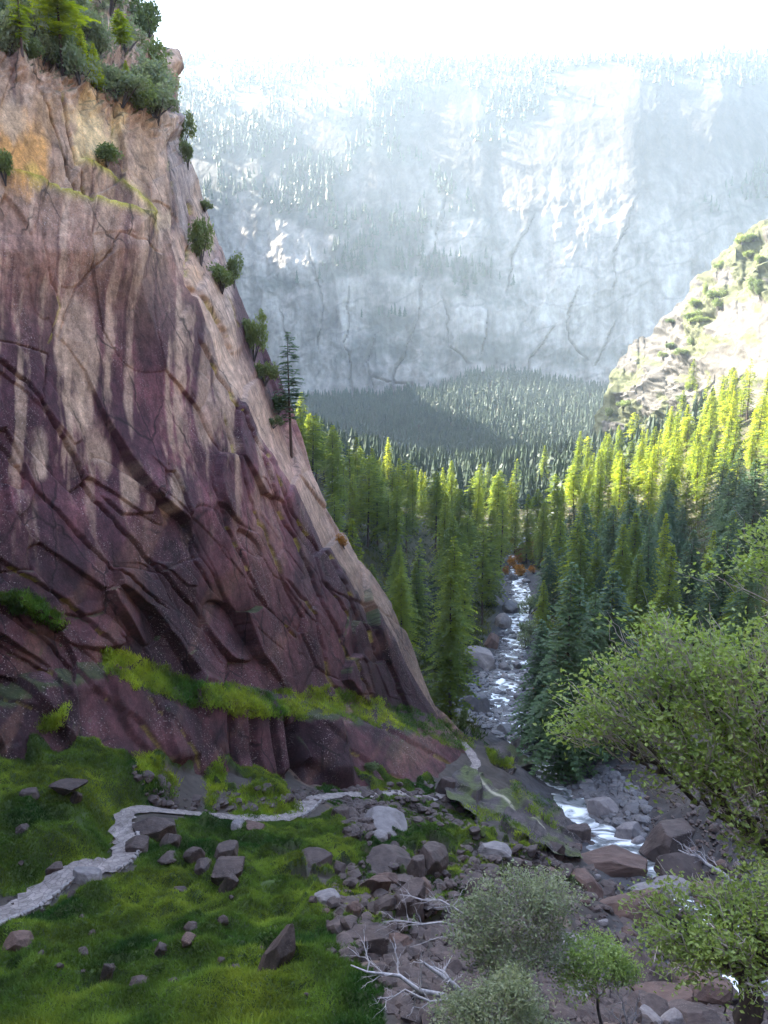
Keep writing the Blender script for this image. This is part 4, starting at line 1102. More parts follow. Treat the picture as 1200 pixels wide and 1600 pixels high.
def conifer_meshes(seed, mat, H=34.0, rad=3.6, start=0.1, whorls=38, droop=0.35, sparse=0.0, power=0.85, fluff=1.0, top_round=0.0):
    g = np.random.default_rng(seed)
    rad = rad * 2.15; fluff = fluff * 1.5
    zs = np.linspace(0, H, 14)
    bend = np.stack([0.25 * np.sin(zs / H * 2.5 + seed), 0.25 * np.cos(zs / H * 2.1 + seed), zs], 1)
    Vt, Ft = tube(bend, 0.42 * (1 - zs / H) ** 0.9 + 0.03, 7)
    tm = mesh_np('trunk', Vt, Ft); tm.materials.append(M_BARK)
    Q = []
    wz = start + (1 - start) * np.linspace(0, 1, whorls) ** 0.92
    for t in wz:
        env = rad * ((1 - t) / (1 - start)) ** (power * 0.9) + 0.10
        env *= 1 - 0.55 * sstep(0.16, 0.0, t - start)
        if top_round: env = max(env, rad * top_round * (t < 0.93))
        nb = g.integers(5, 8)
        a0 = g.uniform(0, 6.28)
        for b in range(nb):
            if g.random() < sparse: continue
            L = max(0.35, env * g.uniform(0.55, 1.18)); a = a0 + b * 6.28 / nb + g.normal(0, 0.2)
            z0 = t * H + g.normal(0, 0.15)
            dirv = np.array([math.cos(a), math.sin(a), 0]); sidev = np.array([-math.sin(a), math.cos(a), 0])
            ns = max(2, int(L / 0.62))
            for k in range(ns):
                f = (k + 0.6) / ns
                p = dirv * L * f + np.array([0, 0, z0 + 0.25 * L * f - droop * L * f * f * 1.3])
                wd = (0.30 + 0.42 * math.sin(min(1, f * 1.15) * 3.0)) * fluff * min(1.0, 0.35 + L / 3)
                for s in (-1, 1, 0):
                    tip = p + dirv * (0.55 * wd + 0.25) + sidev * s * wd * g.uniform(0.7, 1.2) + np.array([0, 0, g.normal(-0.10, 0.14)])
                    w = np.cross(tip - p, [0, 0, 1.0]); w /= np.linalg.norm(w) + 1e-9
                    w = w * g.uniform(0.13, 0.24) * fluff + np.array([0, 0, g.uniform(-0.16, 0.16)])
                    mid = (p + tip) / 2 + np.array([0, 0, 0.05])
                    Q.append((p, mid + w, tip, mid - w))
    for k in range(10):
        p = np.array([0, 0, H * (0.985 - 0.006 * k)]); a = g.uniform(0, 6.28)
        tip = p + np.array([math.cos(a) * 0.25, math.sin(a) * 0.25, 0.55]); w = np.array([-math.sin(a), math.cos(a), 0]) * 0.09
        Q.append((p, (p + tip) / 2 + w, tip, (p + tip) / 2 - w))
    Q = np.array(Q)
    cm = mesh_np('crown', Q.reshape(-1, 3), np.arange(len(Q) * 4).reshape(-1, 4), False); cm.materials.append(mat)
    return tm, cm
VAR = {
    'fir': [conifer_meshes(1, M_NEEDLE, rad=3.5), conifer_meshes(2, M_NEEDLE, rad=4.0, power=0.75), conifer_meshes(3, M_NEEDLE, rad=3.1, start=0.16, sparse=0.1)],
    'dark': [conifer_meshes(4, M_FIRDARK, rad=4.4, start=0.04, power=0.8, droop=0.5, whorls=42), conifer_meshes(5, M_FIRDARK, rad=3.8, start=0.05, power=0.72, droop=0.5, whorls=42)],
    'pine': [conifer_meshes(6, M_NEEDLE, rad=4.2, start=0.34, whorls=26, power=0.55, sparse=0.16, droop=0.25, fluff=1.2), conifer_meshes(7, M_NEEDLE, rad=3.6, start=0.28, whorls=26, power=0.5, sparse=0.2, droop=0.2, fluff=1.2)],
    'cedar': [conifer_meshes(8, M_NEEDLE, rad=2.9, start=0.03, power=0.6, whorls=44, droop=0.6)],
    'thin': [conifer_meshes(9, M_NEEDLE, rad=2.2, start=0.2, whorls=30, sparse=0.35, power=0.7)],
}
def conifer(kind, pos, H, wide, label, group=None, var=None, rz=None, nm='conifer'):
    tm, cm = VAR[kind][(random.randrange(len(VAR[kind])) if var is None else var)]
    t = thing(nm, label, 'conifer', (pos[0], pos[1], pos[2] - 0.4), group, random.uniform(0, 6.3) if rz is None else rz)
    s = H / 34.0
    t.scale = (s * wide, s * wide, s)
    link('trunk', tm, None, t); link('crown', cm, None, t)
    return t
def spot_by_top(px, py, H, y0=120):
    r = ray(px, py)
    Y = y0 * (900 / y0) ** np.linspace(0, 1, 500)
    X = r[0] / r[1] * Y; Z = r[2] / r[1] * Y
    d = Z - ground_z(X, Y) - H
    k = np.where((d[:-1] > 0) & (d[1:] <= 0))[0]
    k = k[0] if len(k) else int(np.argmin(np.abs(d)))
    return np.array([X[k], Y[k], Z[k] - H])
KEY = [  # pixel of the tip, height in metres, kind, width, label
    (492, 657, 38, 'pine', 1.0, 'tall conifer just right of the cliff edge with its bare trunk showing'),
    (545, 690, 36, 'thin', 1.0, 'thin ragged conifer between the cliff edge and the dense left wood'),
    (522, 770, 30, 'pine', 0.9, 'short conifer with bare lower trunk against the edge of the cliff'),
    (590, 720, 38, 'fir', 1.0, 'pointed conifer near the top of the shaded wood left of the river'),
    (645, 735, 36, 'cedar', 1.0, 'narrow dark column of a conifer in the middle of the left wood'),
    (705, 895, 36, 'fir', 1.05, 'broad conifer with pale grey green crown at the foot of the left wood'),
    (627, 885, 28, 'fir', 1.0, 'lighter green pointed conifer standing against the cliff toe'),
    (656, 840, 34, 'thin', 1.1, 'half bare conifer with short dead branches right of the cliff toe'),
    (757, 815, 38, 'pine', 0.85, 'slender conifer with a long bare trunk over the pale river boulder'),
    (708, 808, 38, 'fir', 1.1, 'rounded grey green conifer at the middle of the left wood'),
    (735, 760, 36, 'cedar', 1.0, 'slim dark conifer at the right edge of the left wood'),
    (848, 968, 30, 'dark', 1.05, 'dark fir standing alone on the right bank beside the boulder bed'),
    (897, 880, 44, 'dark', 0.95, 'tallest dark fir right of the lone one on the river bank'),
    (930, 925, 36, 'dark', 0.95, 'dark fir with drooping boughs between two taller firs on the right bank'),
    (960, 893, 38, 'dark', 1.2, 'broad blue green fir with layered boughs above the leafy oak'),
    (850, 905, 20, 'fir', 1.1, 'short green fir on the right bank behind the lone dark one'),
    (905, 800, 40, 'fir', 0.9, 'dark tipped fir at the edge of the sunlight on the right bank'),
    (975, 818, 36, 'fir', 1.1, 'green fir half in shade above the broad blue green one'),
    (1000, 865, 32, 'fir', 1.1, 'bushy fir behind the grey dead snag'),
    (1050, 850, 34, 'fir', 1.1, 'dense fir right of the grey dead snag in the shade'),
    (750, 725, 38, 'thin', 1.2, 'first sunlit thin topped conifer rising above the left wood'),
    (692, 730, 36, 'fir', 0.8, 'small sunlit conifer tip at the top of the left wood'),
    (808, 716, 40, 'thin', 1.3, 'sunlit conifer with an open tiered tip over the far valley'),
    (852, 695, 40, 'fir', 1.0, 'sunlit yellow green conifer highest in the row above the river bend'),
    (905, 690, 40, 'fir', 1.0, 'sunlit yellow green conifer just left of the granite hill foot'),
    (868, 740, 38, 'pine', 1.0, 'sunlit pine with a leaning dark trunk above the river bend'),
    (800, 745, 38, 'fir', 0.9, 'glowing slim conifer directly above the end of the river'),
    (786, 768, 36, 'fir', 1.1, 'sunlit fir standing just left of the vanishing end of the river'),
    (826, 772, 36, 'fir', 1.1, 'sunlit fir standing just right of the vanishing end of the river'),
    (806, 782, 30, 'cedar', 1.2, 'slim sunlit conifer closing the gap where the river vanishes'),
    (1015, 700, 36, 'pine', 1.0, 'sunlit pine with clear trunk in the middle of the bright slope'),
    (1140, 620, 34, 'pine', 1.1, 'tall brownish sunlit pine below the white granite slab'),
    (1085, 560, 26, 'fir', 1.5, 'round topped green tree in the gully left of the white slab'),
]
treexy = []
for px, py, H, kd, w, lab in KEY:
    p = spot_by_top(px, py, H)
    conifer(kd, p, H, w, lab)
    treexy.append((p[0], p[1]))
def scatter_trees(n, region, spacing, kinds, Hr, label, group):
    made = 0; tries = 0
    while made < n and tries < n * 60:
        tries += 1
        x0, x1, y0, y1, test = region
        y = y0 + (y1 - y0) * random.random() ** 0.9; x = random.uniform(x0, x1)
        rx = float(np.interp(y, RIV[:, 1], RIV[:, 0]))
        if not test(x, y, rx): continue
        sp = spacing * (1 + 0.0006 * y)
        if any((x - a) ** 2 + (y - b) ** 2 < sp * sp for a, b in treexy): continue
        z = gz1(x, y); H = random.uniform(*Hr)
        px, py, d = project(np.array([x, y, z + H * 0.85]))
        if not (430 < px < 1290): continue
        if cliff_hit(float(px), float(py))[0] is not None and np.linalg.norm(cliff_hit(float(px), float(py))[0]) < 0.97 * math.hypot(x, y): continue
        lab, gr = label(x, y, px, py, H)
        conifer(random.choice(kinds), (x, y, z), H, random.uniform(0.8, 1.35), lab, gr).rotation_euler.rotate_axis('X', random.uniform(-0.05, 0.05))
        treexy.append((x, y)); made += 1
    return made
def lab_left(x, y, px, py, H):
    k = 'high up' if py < 760 else 'half way down' if py < 880 else 'low down'
    return f'shaded green conifer {k} in the dense wood between cliff and river', f'shaded conifers {k} in the left wood'
def lab_rshade(x, y, px, py, H):
    k = 'next to the river' if px < 900 else 'above the leafy oak'
    return f'dark shaded conifer {k} on the right bank', f'dark conifers {k} on the right bank'
def lab_rsun(x, y, px, py, H):
    k = 'down by the river bend' if px < 900 else 'in the middle of the bright slope' if px < 1060 else 'on the right of the bright slope'
    v = 'upper' if py < 730 else 'lower'
    return f'sunlit yellow green conifer {k}, in its {v} rows', f'sunlit conifers {k}, {v} rows'
nt1 = scatter_trees(84, (-70, 80, 165, 590, lambda x, y, rx: x < rx - 7 - 5 * (y < 240)), 8.6, ['fir', 'fir', 'pine', 'cedar', 'thin'], (20, 41), lab_left, None)
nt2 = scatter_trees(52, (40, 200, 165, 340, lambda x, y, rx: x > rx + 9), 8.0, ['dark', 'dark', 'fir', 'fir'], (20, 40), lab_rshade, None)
nt3 = scatter_trees(128, (60, 330, 330, 640, lambda x, y, rx: x > rx + 7 + 0.0 * y), 8.5, ['fir', 'fir', 'fir', 'pine', 'cedar', 'thin'], (22, 43), lab_rsun, None)
print('trees', nt1, nt2, nt3)

# lone pine on the cliff edge
def cliff_tree(kind, px, pyb, pyt, label, wide=1.0, var=0, back=0.0):
    p, n = cliff_hit(px, pyb)
    if p is None:
        return None
    dep = p[1] * CP - p[2] * SP
    H = (pyb - pyt) * dep / F * 1.03
    return conifer(kind, p + np.array([0, back, 0]), H, wide, label, None, var)
VAR['lone'] = [conifer_meshes(21, M_FIRDARK, rad=2.5, start=0.3, whorls=36, power=0.5, sparse=0.42, droop=0.22, fluff=1.25)]
cliff_tree('lone', 455, 712, 528, 'lone tall pine with tiered branches standing on the cliff edge', 1.05)

# dead snag above the leafy oak
def bare_branch(root, tip, r0, n, seed, spread=0.5, lv=2, sides=5, out=None, jitter=0.12):
    """a bare branch with side branches; returns the list of (V, F)"""
    g = np.random.default_rng(seed)
    out = [] if out is None else out
    root = np.asarray(root, float); tip = np.asarray(tip, float); L = np.linalg.norm(tip - root)
    t = np.linspace(0, 1, 7)
    path = root + (tip - root) * t[:, None] + g.normal(0, jitter * L * 0.35, (7, 3)) * np.sin(t * np.pi)[:, None] + np.array([0, 0, 0.06 * L])[None] * np.sin(t * np.pi)[:, None]
    out.append(tube(path, r0 * (1 - 0.8 * t), sides))
    if lv > 0:
        for k in range(n):
            f = g.uniform(0.2, 1.0); b = path[min(6, int(f * 6))]
            d = (tip - root) / L * 0.7 + g.normal(0, spread, 3) + np.array([0, 0, 0.15])
            d /= np.linalg.norm(d)
            bare_branch(b, b + d * L * g.uniform(0.22, 0.5) * (1.1 - 0.4 * f), r0 * 0.45 * (1 - 0.5 * f), max(2, n - 2), seed * 31 + k + 7, spread, lv - 1, 4, out, jitter)
    return out
def merged_mesh(name, parts, mat, smooth=True):
    V, Fc = merge(parts); me = mesh_np(name, V, Fc, smooth); me.materials.append(mat); return me
p = spot_by_top(1040, 905, 16, 120)
sn = thing('dead_tree', 'grey dead snag with stubby bare branches above the leafy oak', 'dead tree', p)
link('trunk', merged_mesh('trunk', [tube([(0, 0, -1), (0.1, 0, 6), (-0.1, 0.1, 11), (0.2, 0, 16)], [0.5, 0.4, 0.25, 0.05], 8)], M_DEAD), None, sn)
for k in range(7):
    a = k * 2.4; z = 6 + k * 1.35; L = 3.4 - 0.3 * k
    link('branch', merged_mesh('branch', bare_branch((0, 0, z), (L * math.cos(a), L * math.sin(a), z + 0.3), 0.12, 4, 60 + k, 0.5, 1), M_DEAD), None, sn)

# ------------------------------------------------------------------ broadleaf bushes and oaks
def leaf_quads(cent, size, g, fold=0.25, flat=0.6):
    n = len(cent)
    ax = g.normal(size=(n, 3)); ax[:, 2] *= flat; ax /= np.linalg.norm(ax, axis=1)[:, None]
    up = g.normal(size=(n, 3)) + np.array([0, 0, 1.1]); sd = np.cross(ax, up); sd /= np.linalg.norm(sd, axis=1)[:, None] + 1e-9
    nz = np.cross(sd, ax)
    L = (size * g.uniform(0.6, 1.3, n))[:, None]; W = L * 0.27
    a = cent; b = cent + ax * L * 0.5 + sd * W + nz * L * fold * 0.3; c = cent + ax * L; d = cent + ax * L * 0.5 - sd * W + nz * L * fold * 0.3
    return np.stack([a, b, c, d], 1)
def bush(root, lobes, nclus, nleaf, leaf, rbase, seed, name, label, cat, lmat=None, bmat=None, twigs=0, forks=7, cl_r=0.28, group=None):
    """root point, canopy lobes (centre, radii); twigs run from the root through forks to the leaf clusters"""
    g = np.random.default_rng(seed)
    root = np.asarray(root, float)
    t = thing(name, label, cat, root, group)
    vol = np.array([l[1][0] * l[1][1] * l[1][2] for l in lobes]); vol = vol ** 0.8; vol /= vol.sum()
    tips = []
    for k in range(nclus):
        l = lobes[g.choice(len(lobes), p=vol)]
        d = g.normal(size=3); d /= np.linalg.norm(d)
        r = g.uniform(0.35, 1.0) ** 0.5 * (1 + 0.16 * g.normal())
        tips.append(np.array(l[0]) + d * np.array(l[1]) * r)
    tips = np.array(tips) - root
    # forks by a few rounds of k-means
    def km(pts, k):
        c = pts[g.choice(len(pts), min(k, len(pts)), replace=False)]
        for _ in range(6):
            lab = ((pts[:, None] - c[None]) ** 2).sum(-1).argmin(1)
            c = np.array([pts[lab == i].mean(0) if (lab == i).any() else c[i] for i in range(len(c))])
        return c, lab
    parts = []; thin = []
    def curve(a, b, ra, rb, sides, n=6, j=0.06):
        tt = np.linspace(0, 1, n); L = np.linalg.norm(b - a)
        return tube(a + (b - a) * tt[:, None] + g.normal(0, j * L, (n, 3)) * np.sin(tt * np.pi)[:, None], ra + (rb - ra) * tt, sides)
    c1, l1 = km(tips, forks)
    hub = tips.mean(0) * 0.42
    hub[2] = tips[:, 2].min() * 0.55 + hub[2] * 0.45
    tr = [curve(np.array([0, 0, -0.5]), hub, rbase, rbase * 0.7, 9, 9, 0.03)]
    for i in range(len(c1)):
        sub = tips[l1 == i]
        if len(sub) == 0: continue
        f1_ = hub + (c1[i] - hub) * 0.65
        parts.append(curve(hub, f1_, rbase * 0.5, rbase * 0.26, 6, 7, 0.08))
        c2, l2 = km(sub, max(2, len(sub) // 7))
        for m in range(len(c2)):
            s2 = sub[l2 == m]
            if len(s2) == 0: continue
            f2_ = f1_ + (c2[m] - f1_) * 0.7
            parts.append(curve(f1_, f2_, rbase * 0.22, rbase * 0.10, 5, 6, 0.09))
            for q in s2: thin.append(curve(f2_, q, rbase * 0.085, rbase * 0.03, 3, 5, 0.09))
    for k in range(twigs):
        q = tips[g.integers(len(tips))]; d = q - hub; d /= np.linalg.norm(d)
        e = q + d * g.uniform(0.05, 0.4) + g.normal(0, 0.15, 3)
        thin.append(curve(q - d * g.uniform(0.3, 0.9), e, rbase * 0.07, rbase * 0.02, 3, 5, 0.08))
    link('trunk', merged_mesh('trunk', tr, M_OAKBARK), None, t)
    link('branches', merged_mesh('branches', parts, bmat or M_OAKBARK), None, t)
    link('twigs', merged_mesh('twigs', thin, M_TWIG), None, t)
    cen = np.repeat(tips, nleaf, 0) + np.clip(g.normal(0, 1, (len(tips) * nleaf, 3)), -1.8, 1.8) * cl_r * np.array([1, 1, 0.7])
    Q = leaf_quads(cen, leaf, g)
    lm = mesh_np('foliage', Q.reshape(-1, 3), np.arange(len(Q) * 4).reshape(-1, 4), False); lm.materials.append(lmat or M_OAK)
    link('foliage', lm, None, t)
    return t
def A(px, py, Y): return at(px, py, Y)
# the big oak on the right: rooted on the flank of the ledge beyond the edge of the picture
rt = np.array([10.2, 14.5, 0.0]); rt[2] = gz1(rt[0], rt[1])
bush(rt, [(A(1060, 1010, 15.5), (1.3, 1.2, 0.7)), (A(960, 1090, 15.5), (1.0, 1.2, 0.75)), (A(1090, 1130, 15.0), (1.4, 1.4, 0.9)), (A(1180, 1060, 14.5), (1.2, 1.2, 1.1)),
          (A(1150, 1210, 14.5), (1.1, 1.2, 0.8)), (A(1040, 1190, 15), (0.9, 1.0, 0.55)), (A(1240, 1180, 14.5), (1.0, 1.2, 1.2)), (A(1190, 1330, 14), (0.6, 0.7, 0.55)), (A(900, 1135, 15.7), (0.55, 0.7, 0.4))],
     520, 24, 0.125, 0.19, 101, 'oak_tree', 'big leafy light green oak leaning in from the right over the gorge', 'oak tree', M_OAK, M_OAKBARK, 560, 9, 0.22)
rt = np.array([9.2, 10.0, 0.0]); rt[2] = gz1(rt[0], rt[1])
bush(rt, [(A(1165, 885, 11.0), (0.75, 0.6, 0.22)), (A(1110, 905, 11.2), (0.35, 0.4, 0.10)), (A(1230, 850, 10.8), (0.6, 0.6, 0.5)), (A(1240, 1000, 10.5), (0.4, 0.6, 1.0))],
     90, 26, 0.085, 0.07, 102, 'oak_branch', 'spray of oak leaves reaching in from the right above the big oak', 'oak branch', M_OAK, M_TWIG, 60, 5, 0.14)
# lower right tree with its trunk in the picture
rt = A(1186, 1625, 11.6)
bush(rt, [(A(1080, 1430, 12.0), (0.95, 0.9, 0.40)), (A(1160, 1450, 11.6), (0.8, 0.9, 0.5)), (A(1050, 1480, 11.8), (0.6, 0.7, 0.32)), (A(1230, 1420, 11.5), (0.7, 0.9, 0.6)), (A(1140, 1500, 11.4), (0.6, 0.7, 0.28))],
     290, 26, 0.09, 0.26, 103, 'oak_tree', 'small oak at the lower right with a thick dark trunk and flat crown', 'oak tree', M_OAK, M_OAKBARK, 70, 7, 0.19)
# grey green bushes at the lower edge
def gp(px, Y):
    x = A(px, 1600, Y)[0]; return np.array([x, Y, gz1(x, Y)])
bush(gp(835, 25.2), [(A(800, 1400, 25.5), (1.5, 1.3, 0.75)), (A(740, 1450, 25), (1.0, 1.1, 0.7)), (A(860, 1400, 26), (1.1, 1.2, 0.7)), (A(790, 1490, 24.5), (1.3, 1.2, 0.7)), (A(870, 1480, 25), (0.9, 1, 0.6))],
     380, 22, 0.14, 0.14, 104, 'bush', 'large grey green bush full of pale twigs in the middle of the lower edge', 'bush', M_GREYLEAF, M_TWIG, 650, 9, 0.25)
bush(gp(935, 24.4), [(A(930, 1490, 24.5), (0.95, 0.9, 0.55)), (A(970, 1510, 24.5), (0.5, 0.7, 0.4)), (A(900, 1530, 24.2), (0.7, 0.8, 0.4))],
     180, 30, 0.12, 0.08, 105, 'bush', 'smaller green bush to the right of the large grey green one', 'bush', M_OAK, M_TWIG, 40, 6, 0.22)
bush(gp(775, 21.4), [(A(780, 1570, 21.5), (1.3, 1.0, 0.55)), (A(720, 1590, 21.5), (0.8, 0.8, 0.45)), (A(840, 1600, 21.5), (0.8, 0.8, 0.45)), (A(800, 1535, 21.8), (0.5, 0.6, 0.3))],
     300, 30, 0.11, 0.10, 106, 'bush', 'olive green bush cut by the lower edge beneath the large grey green one', 'bush', M_GREYLEAF, M_TWIG, 130, 7, 0.2)
# bare dead limbs
def dead(name, root, limbs, label, seed):
    t = thing(name, label, 'dead branch', root)
    root = np.asarray(root, float)
    for k, (a, b, r, n, lv, sp) in enumerate(limbs):
        link('limb', merged_mesh('limb', bare_branch(np.asarray(a) - root, np.asarray(b) - root, r, n, seed + k, sp, lv), M_DEAD), None, t)
dead('dead_branch', A(720, 1568, 26), [(A(720, 1572, 26), A(548, 1508, 26.5), 0.13, 8, 2, 0.5), (A(722, 1555, 26), A(655, 1500, 26.2), 0.16, 7, 2, 0.6), (A(715, 1560, 26), A(590, 1560, 25.5), 0.07, 7, 2, 0.5), (A(715, 1545, 26), A(665, 1505, 26.5), 0.10, 8, 2, 0.7)],
     'big weathered grey dead limb lying over the slope at the lower edge', 500)
dead('dead_branch', A(745, 1450, 25.4), [(A(745, 1455, 25.4), A(598, 1440, 26), 0.06, 8, 2, 0.45), (A(745, 1440, 25.4), A(625, 1398, 26), 0.05, 8, 2, 0.5), (A(735, 1450, 25.4), A(670, 1400, 26), 0.04, 8, 2, 0.5), (A(740, 1460, 25.4), A(640, 1480, 26), 0.04, 7, 2, 0.5)],
     'spray of fine white dead twigs left of the large grey green bush', 520)
dead('dead_branch', A(985, 1600, 23.5), [(A(980, 1605, 23.5), A(965, 1550, 23.6), 0.04, 8, 2, 0.7), (A(985, 1605, 23.5), A(1000, 1560, 23.6), 0.04, 8, 2, 0.7), (A(975, 1605, 23.5), A(945, 1575, 23.6), 0.03, 7, 2, 0.7)],
     'little tuft of white dead twigs at the lower edge of the rubble', 540)
p0 = hit(1148, 1392); p0 = p0 + np.array([0, 0, 1.5])
dead('driftwood', p0, [(p0 + np.array([0.5, -1.0, -1]), p0 + np.array([-5.5, 3.0, 1.6]), 0.28, 7, 2, 0.5), (p0 + np.array([-2.5, 1.5, 0.6]), p0 + np.array([-5.0, 2.0, 4.0]), 0.10, 7, 2, 0.6), (p0, p0 + np.array([0.8, 1.0, 3.6]), 0.12, 5, 1, 0.4)],
     'fallen silver grey trunk with bare roots among the gorge boulders', 560)

# ------------------------------------------------------------------ shrubs on ledges and banks
def shrub_meshes(seed, mat, n=1500):
    g = np.random.default_rng(seed)
    lob = [(g.normal(0, 0.33, 3) * np.array([1, 1, 0.45]) + np.array([0, 0, 0.62]), g.uniform(0.3, 0.5)) for _ in range(6)]
    cen = []
    for k in range(n):
        c, r = lob[g.integers(6)]
        d = g.normal(size=3); d /= np.linalg.norm(d); cen.append(c + d * r * g.uniform(0.5, 1.05) * np.array([1, 1, 0.85]))
    Q = leaf_quads(np.array(cen), 0.16, g)
    fm = mesh_np('foliage', Q.reshape(-1, 3), np.arange(len(Q) * 4).reshape(-1, 4), False); fm.materials.append(mat)
    sh = []
    for c, r in lob: sh.append(tube([(0, 0, -0.1), c * 0.5, c], [0.05, 0.035, 0.012], 4))
    return fm, merged_mesh('stem', sh, M_OAKBARK)
SHR = {'g': [shrub_meshes(31, M_SHRUB), shrub_meshes(32, M_SHRUB), shrub_meshes(33, M_SHRUB)], 'a': [shrub_meshes(34, M_AUTUMN, 900)], 'l': [shrub_meshes(35, M_GREYLEAF, 900), shrub_meshes(36, M_GREYLEAF, 1100), shrub_meshes(37, M_SHRUB, 1000)]}
def shrub(kind, pos, w, h, label, group=None):
    fm, sm = random.choice(SHR[kind])
    t = thing('shrub', label, 'shrub', pos, group, random.uniform(0, 6.3))
    t.scale = (w / 1.7, w / 1.7, h / 1.15)
    link('foliage', fm, None, t); link('stem', sm, None, t)
    return t
CS = [  # on the wall: px, py of the foot, pixel width, pixel height, label
    (165, 258, 48, 30, 'rounded green shrub on the mossy ledge below the cream coloured patch'), (6, 285, 30, 50, 'dark green shrub at the picture edge beside the orange stain'),
    (285, 225, 26, 44, 'dark shrub hanging on the skyline edge of the upper cliff'), (292, 262, 20, 36, 'lower of the two dark shrubs on the upper skyline edge'),
    (318, 330, 22, 16, 'tiny shrub on the notch of the cliff skyline'), (312, 410, 34, 66, 'upright light green shrub in the gully right of the cliff face'),
    (345, 455, 44, 40, 'grey green shrub on the ledge beside the gully'), (376, 440, 26, 42, 'dark green shrub on the skyline below the notch'),
    (395, 560, 30, 64, 'tall narrow shrub on the arete above the lone pine'), (412, 600, 36, 34, 'round bright green bush on the arete left of the lone pine'),
    (434, 645, 26, 28, 'dark bush on the arete just left of the lone pine trunk'), (425, 668, 22, 16, 'small light green cushion under the lone pine'),
    (385, 525, 22, 26, 'small shrub half way up the arete above the tall narrow one'), (575, 1205, 22, 14, 'yellow green tuft on the dark bluff right of the pillar'),
    (548, 850, 26, 18, 'rust coloured bush on the edge of the cliff by the lower wood')]
for k, (px, py, w, h, lab) in enumerate(CS):
    p, n = cliff_hit(px, py)
    if p is None: p, n = cliff_hit(px - 12, py + 6)
    if p is None: continue
    dep = p[1] * CP - p[2] * SP
    shrub('a' if 'rust' in lab else 'g', p + np.array([0, 0, -0.1]) + PN * 0.3, w * dep / F * 1.15, h * dep / F * 1.1, lab)
random.seed(21)
for k in range(56):                           # the thicket above the rim
    px = random.uniform(-10, 262); lo = np.interp(px, [0, 100, 175, 250, 285], [88, 118, 158, 200, 215]); hi_ = np.interp(px, [0, 120, 205, 240, 275], [-20, -20, 0, 62, 100])
    py = lo + (hi_ - lo) * random.random() ** 1.3
    p, n = cliff_hit(px, py)
    if p is None: continue
    dep = p[1] * CP - p[2] * SP
    w = random.uniform(34, 78) * dep / F
    shrub('l', p - np.array([0, 0, 0.3]), w, w * random.uniform(0.7, 1.2), 'grey green shrub in the thicket above the cliff rim', 'shrubs in the thicket above the cliff rim')
for px, pb, pt, kd, lab in ((100, 118, -60, 'pine', 'tall pine with bare purple trunk above the cliff rim, cut by the top edge'), (36, 84, -50, 'thin', 'dead looking pine with drooping bare boughs at the upper left corner'), (150, 140, 72, 'fir', 'young light green pine right on the cliff rim'),
                            (200, 160, 98, 'fir', 'small light green pine at the right end of the cliff rim'), (128, 112, 40, 'fir', 'young pine behind the tall bare trunk on the cliff rim'), (190, 90, 20, 'pine', 'dusky pine behind the thicket above the cliff'), (70, 100, 20, 'thin', 'thin pine between the two tall trunks above the rim')):
    cliff_tree(kd, px, pb, pt, lab, 1.25)
for px, py, w, h, kd, lab in ((885, 1170, 34, 34, 'g', 'round green bush on the mossy spur above the stream'), (852, 1150, 16, 44, 'g', 'dark narrow shrub beside the round bush on the spur'), (920, 1160, 14, 30, 'g', 'dark pointed shrub right of the round bush on the spur'), (722, 1140, 14, 36, 'g', 'dark slim shrub between the cliff toe and the boulder bed'),
                             (748, 1305, 14, 12, 'g', 'little round bush beside the flat slab on the grass'), (845, 1095, 30, 30, 'a', 'faded brown bush under the lone dark fir'), (822, 1010, 34, 40, 'l', 'grey leafless looking willow on the right river bank'), (826, 960, 30, 30, 'l', 'pale green willow thicket right of the narrow water')):
    p = hit(px, py)
    dep = p[1] * CP - p[2] * SP
    shrub(kd, p, w * dep / F * 1.2, h * dep / F * 1.1, lab)
for k in range(22):
    p = hit(random.uniform(788, 850), random.uniform(832, 905))
    if p is not None: shrub('a', p, random.uniform(4, 8), random.uniform(3, 6), 'glowing orange autumn bush at the far end of the river', 'orange autumn bushes at the far end of the river')

# scrub dotted over the granite hill
random.seed(5)
for k in range(70):
    px = random.uniform(945, 1198); py = np.interp(px, hx, hs) + random.uniform(6, 300) ** 1.0
    if py > 660 or (px > 1085 + 0.3 * (620 - py) and py > 470): continue
    p, n = cliff_hit(px, py, hill)
    if p is None: continue
    shrub('g', p - np.array([0, 0, 1.0]), random.uniform(7, 17), random.uniform(6, 12), 'olive green shrub growing on the bright granite hill', 'shrubs dotted over the granite hill')

# ------------------------------------------------------------------ far woods: masses nobody could count
def far_wood(name, pts, H, seed, mat, tiers=4):
    g = np.random.default_rng(seed); Vs = []; Fs = []; o = 0
    n6 = 7; an = np.linspace(0, 2 * np.pi, n6, endpoint=False)
    for (x, y, z) in pts:
        h = H * g.uniform(0.6, 1.2); r = h * g.uniform(0.13, 0.22)
        for k in range(tiers):
            z0 = h * (0.12 + 0.8 * k / tiers); z1 = min(h, z0 + h * 0.9 / tiers + 0.12 * h); rr = r * (1 - 0.85 * k / tiers)
            jit = g.uniform(0.45, 1.35, n6)
            ring = np.stack([x + rr * jit * np.cos(an + k), y + rr * jit * np.sin(an + k), np.full(n6, z + z0) + g.uniform(-0.05, 0.05, n6) * h], 1)
            Vs.append(np.vstack([ring, [[x, y, z + z1]]]))
            Fs.append(np.stack([o + np.arange(n6), o + (np.arange(n6) + 1) % n6, np.full(n6, o + n6)], 1)); o += n6 + 1
    return struct(link(name, mesh_np(name, np.concatenate(Vs), np.concatenate(Fs), False), mat), 'stuff')
g = np.random.default_rng(77)
pts = []
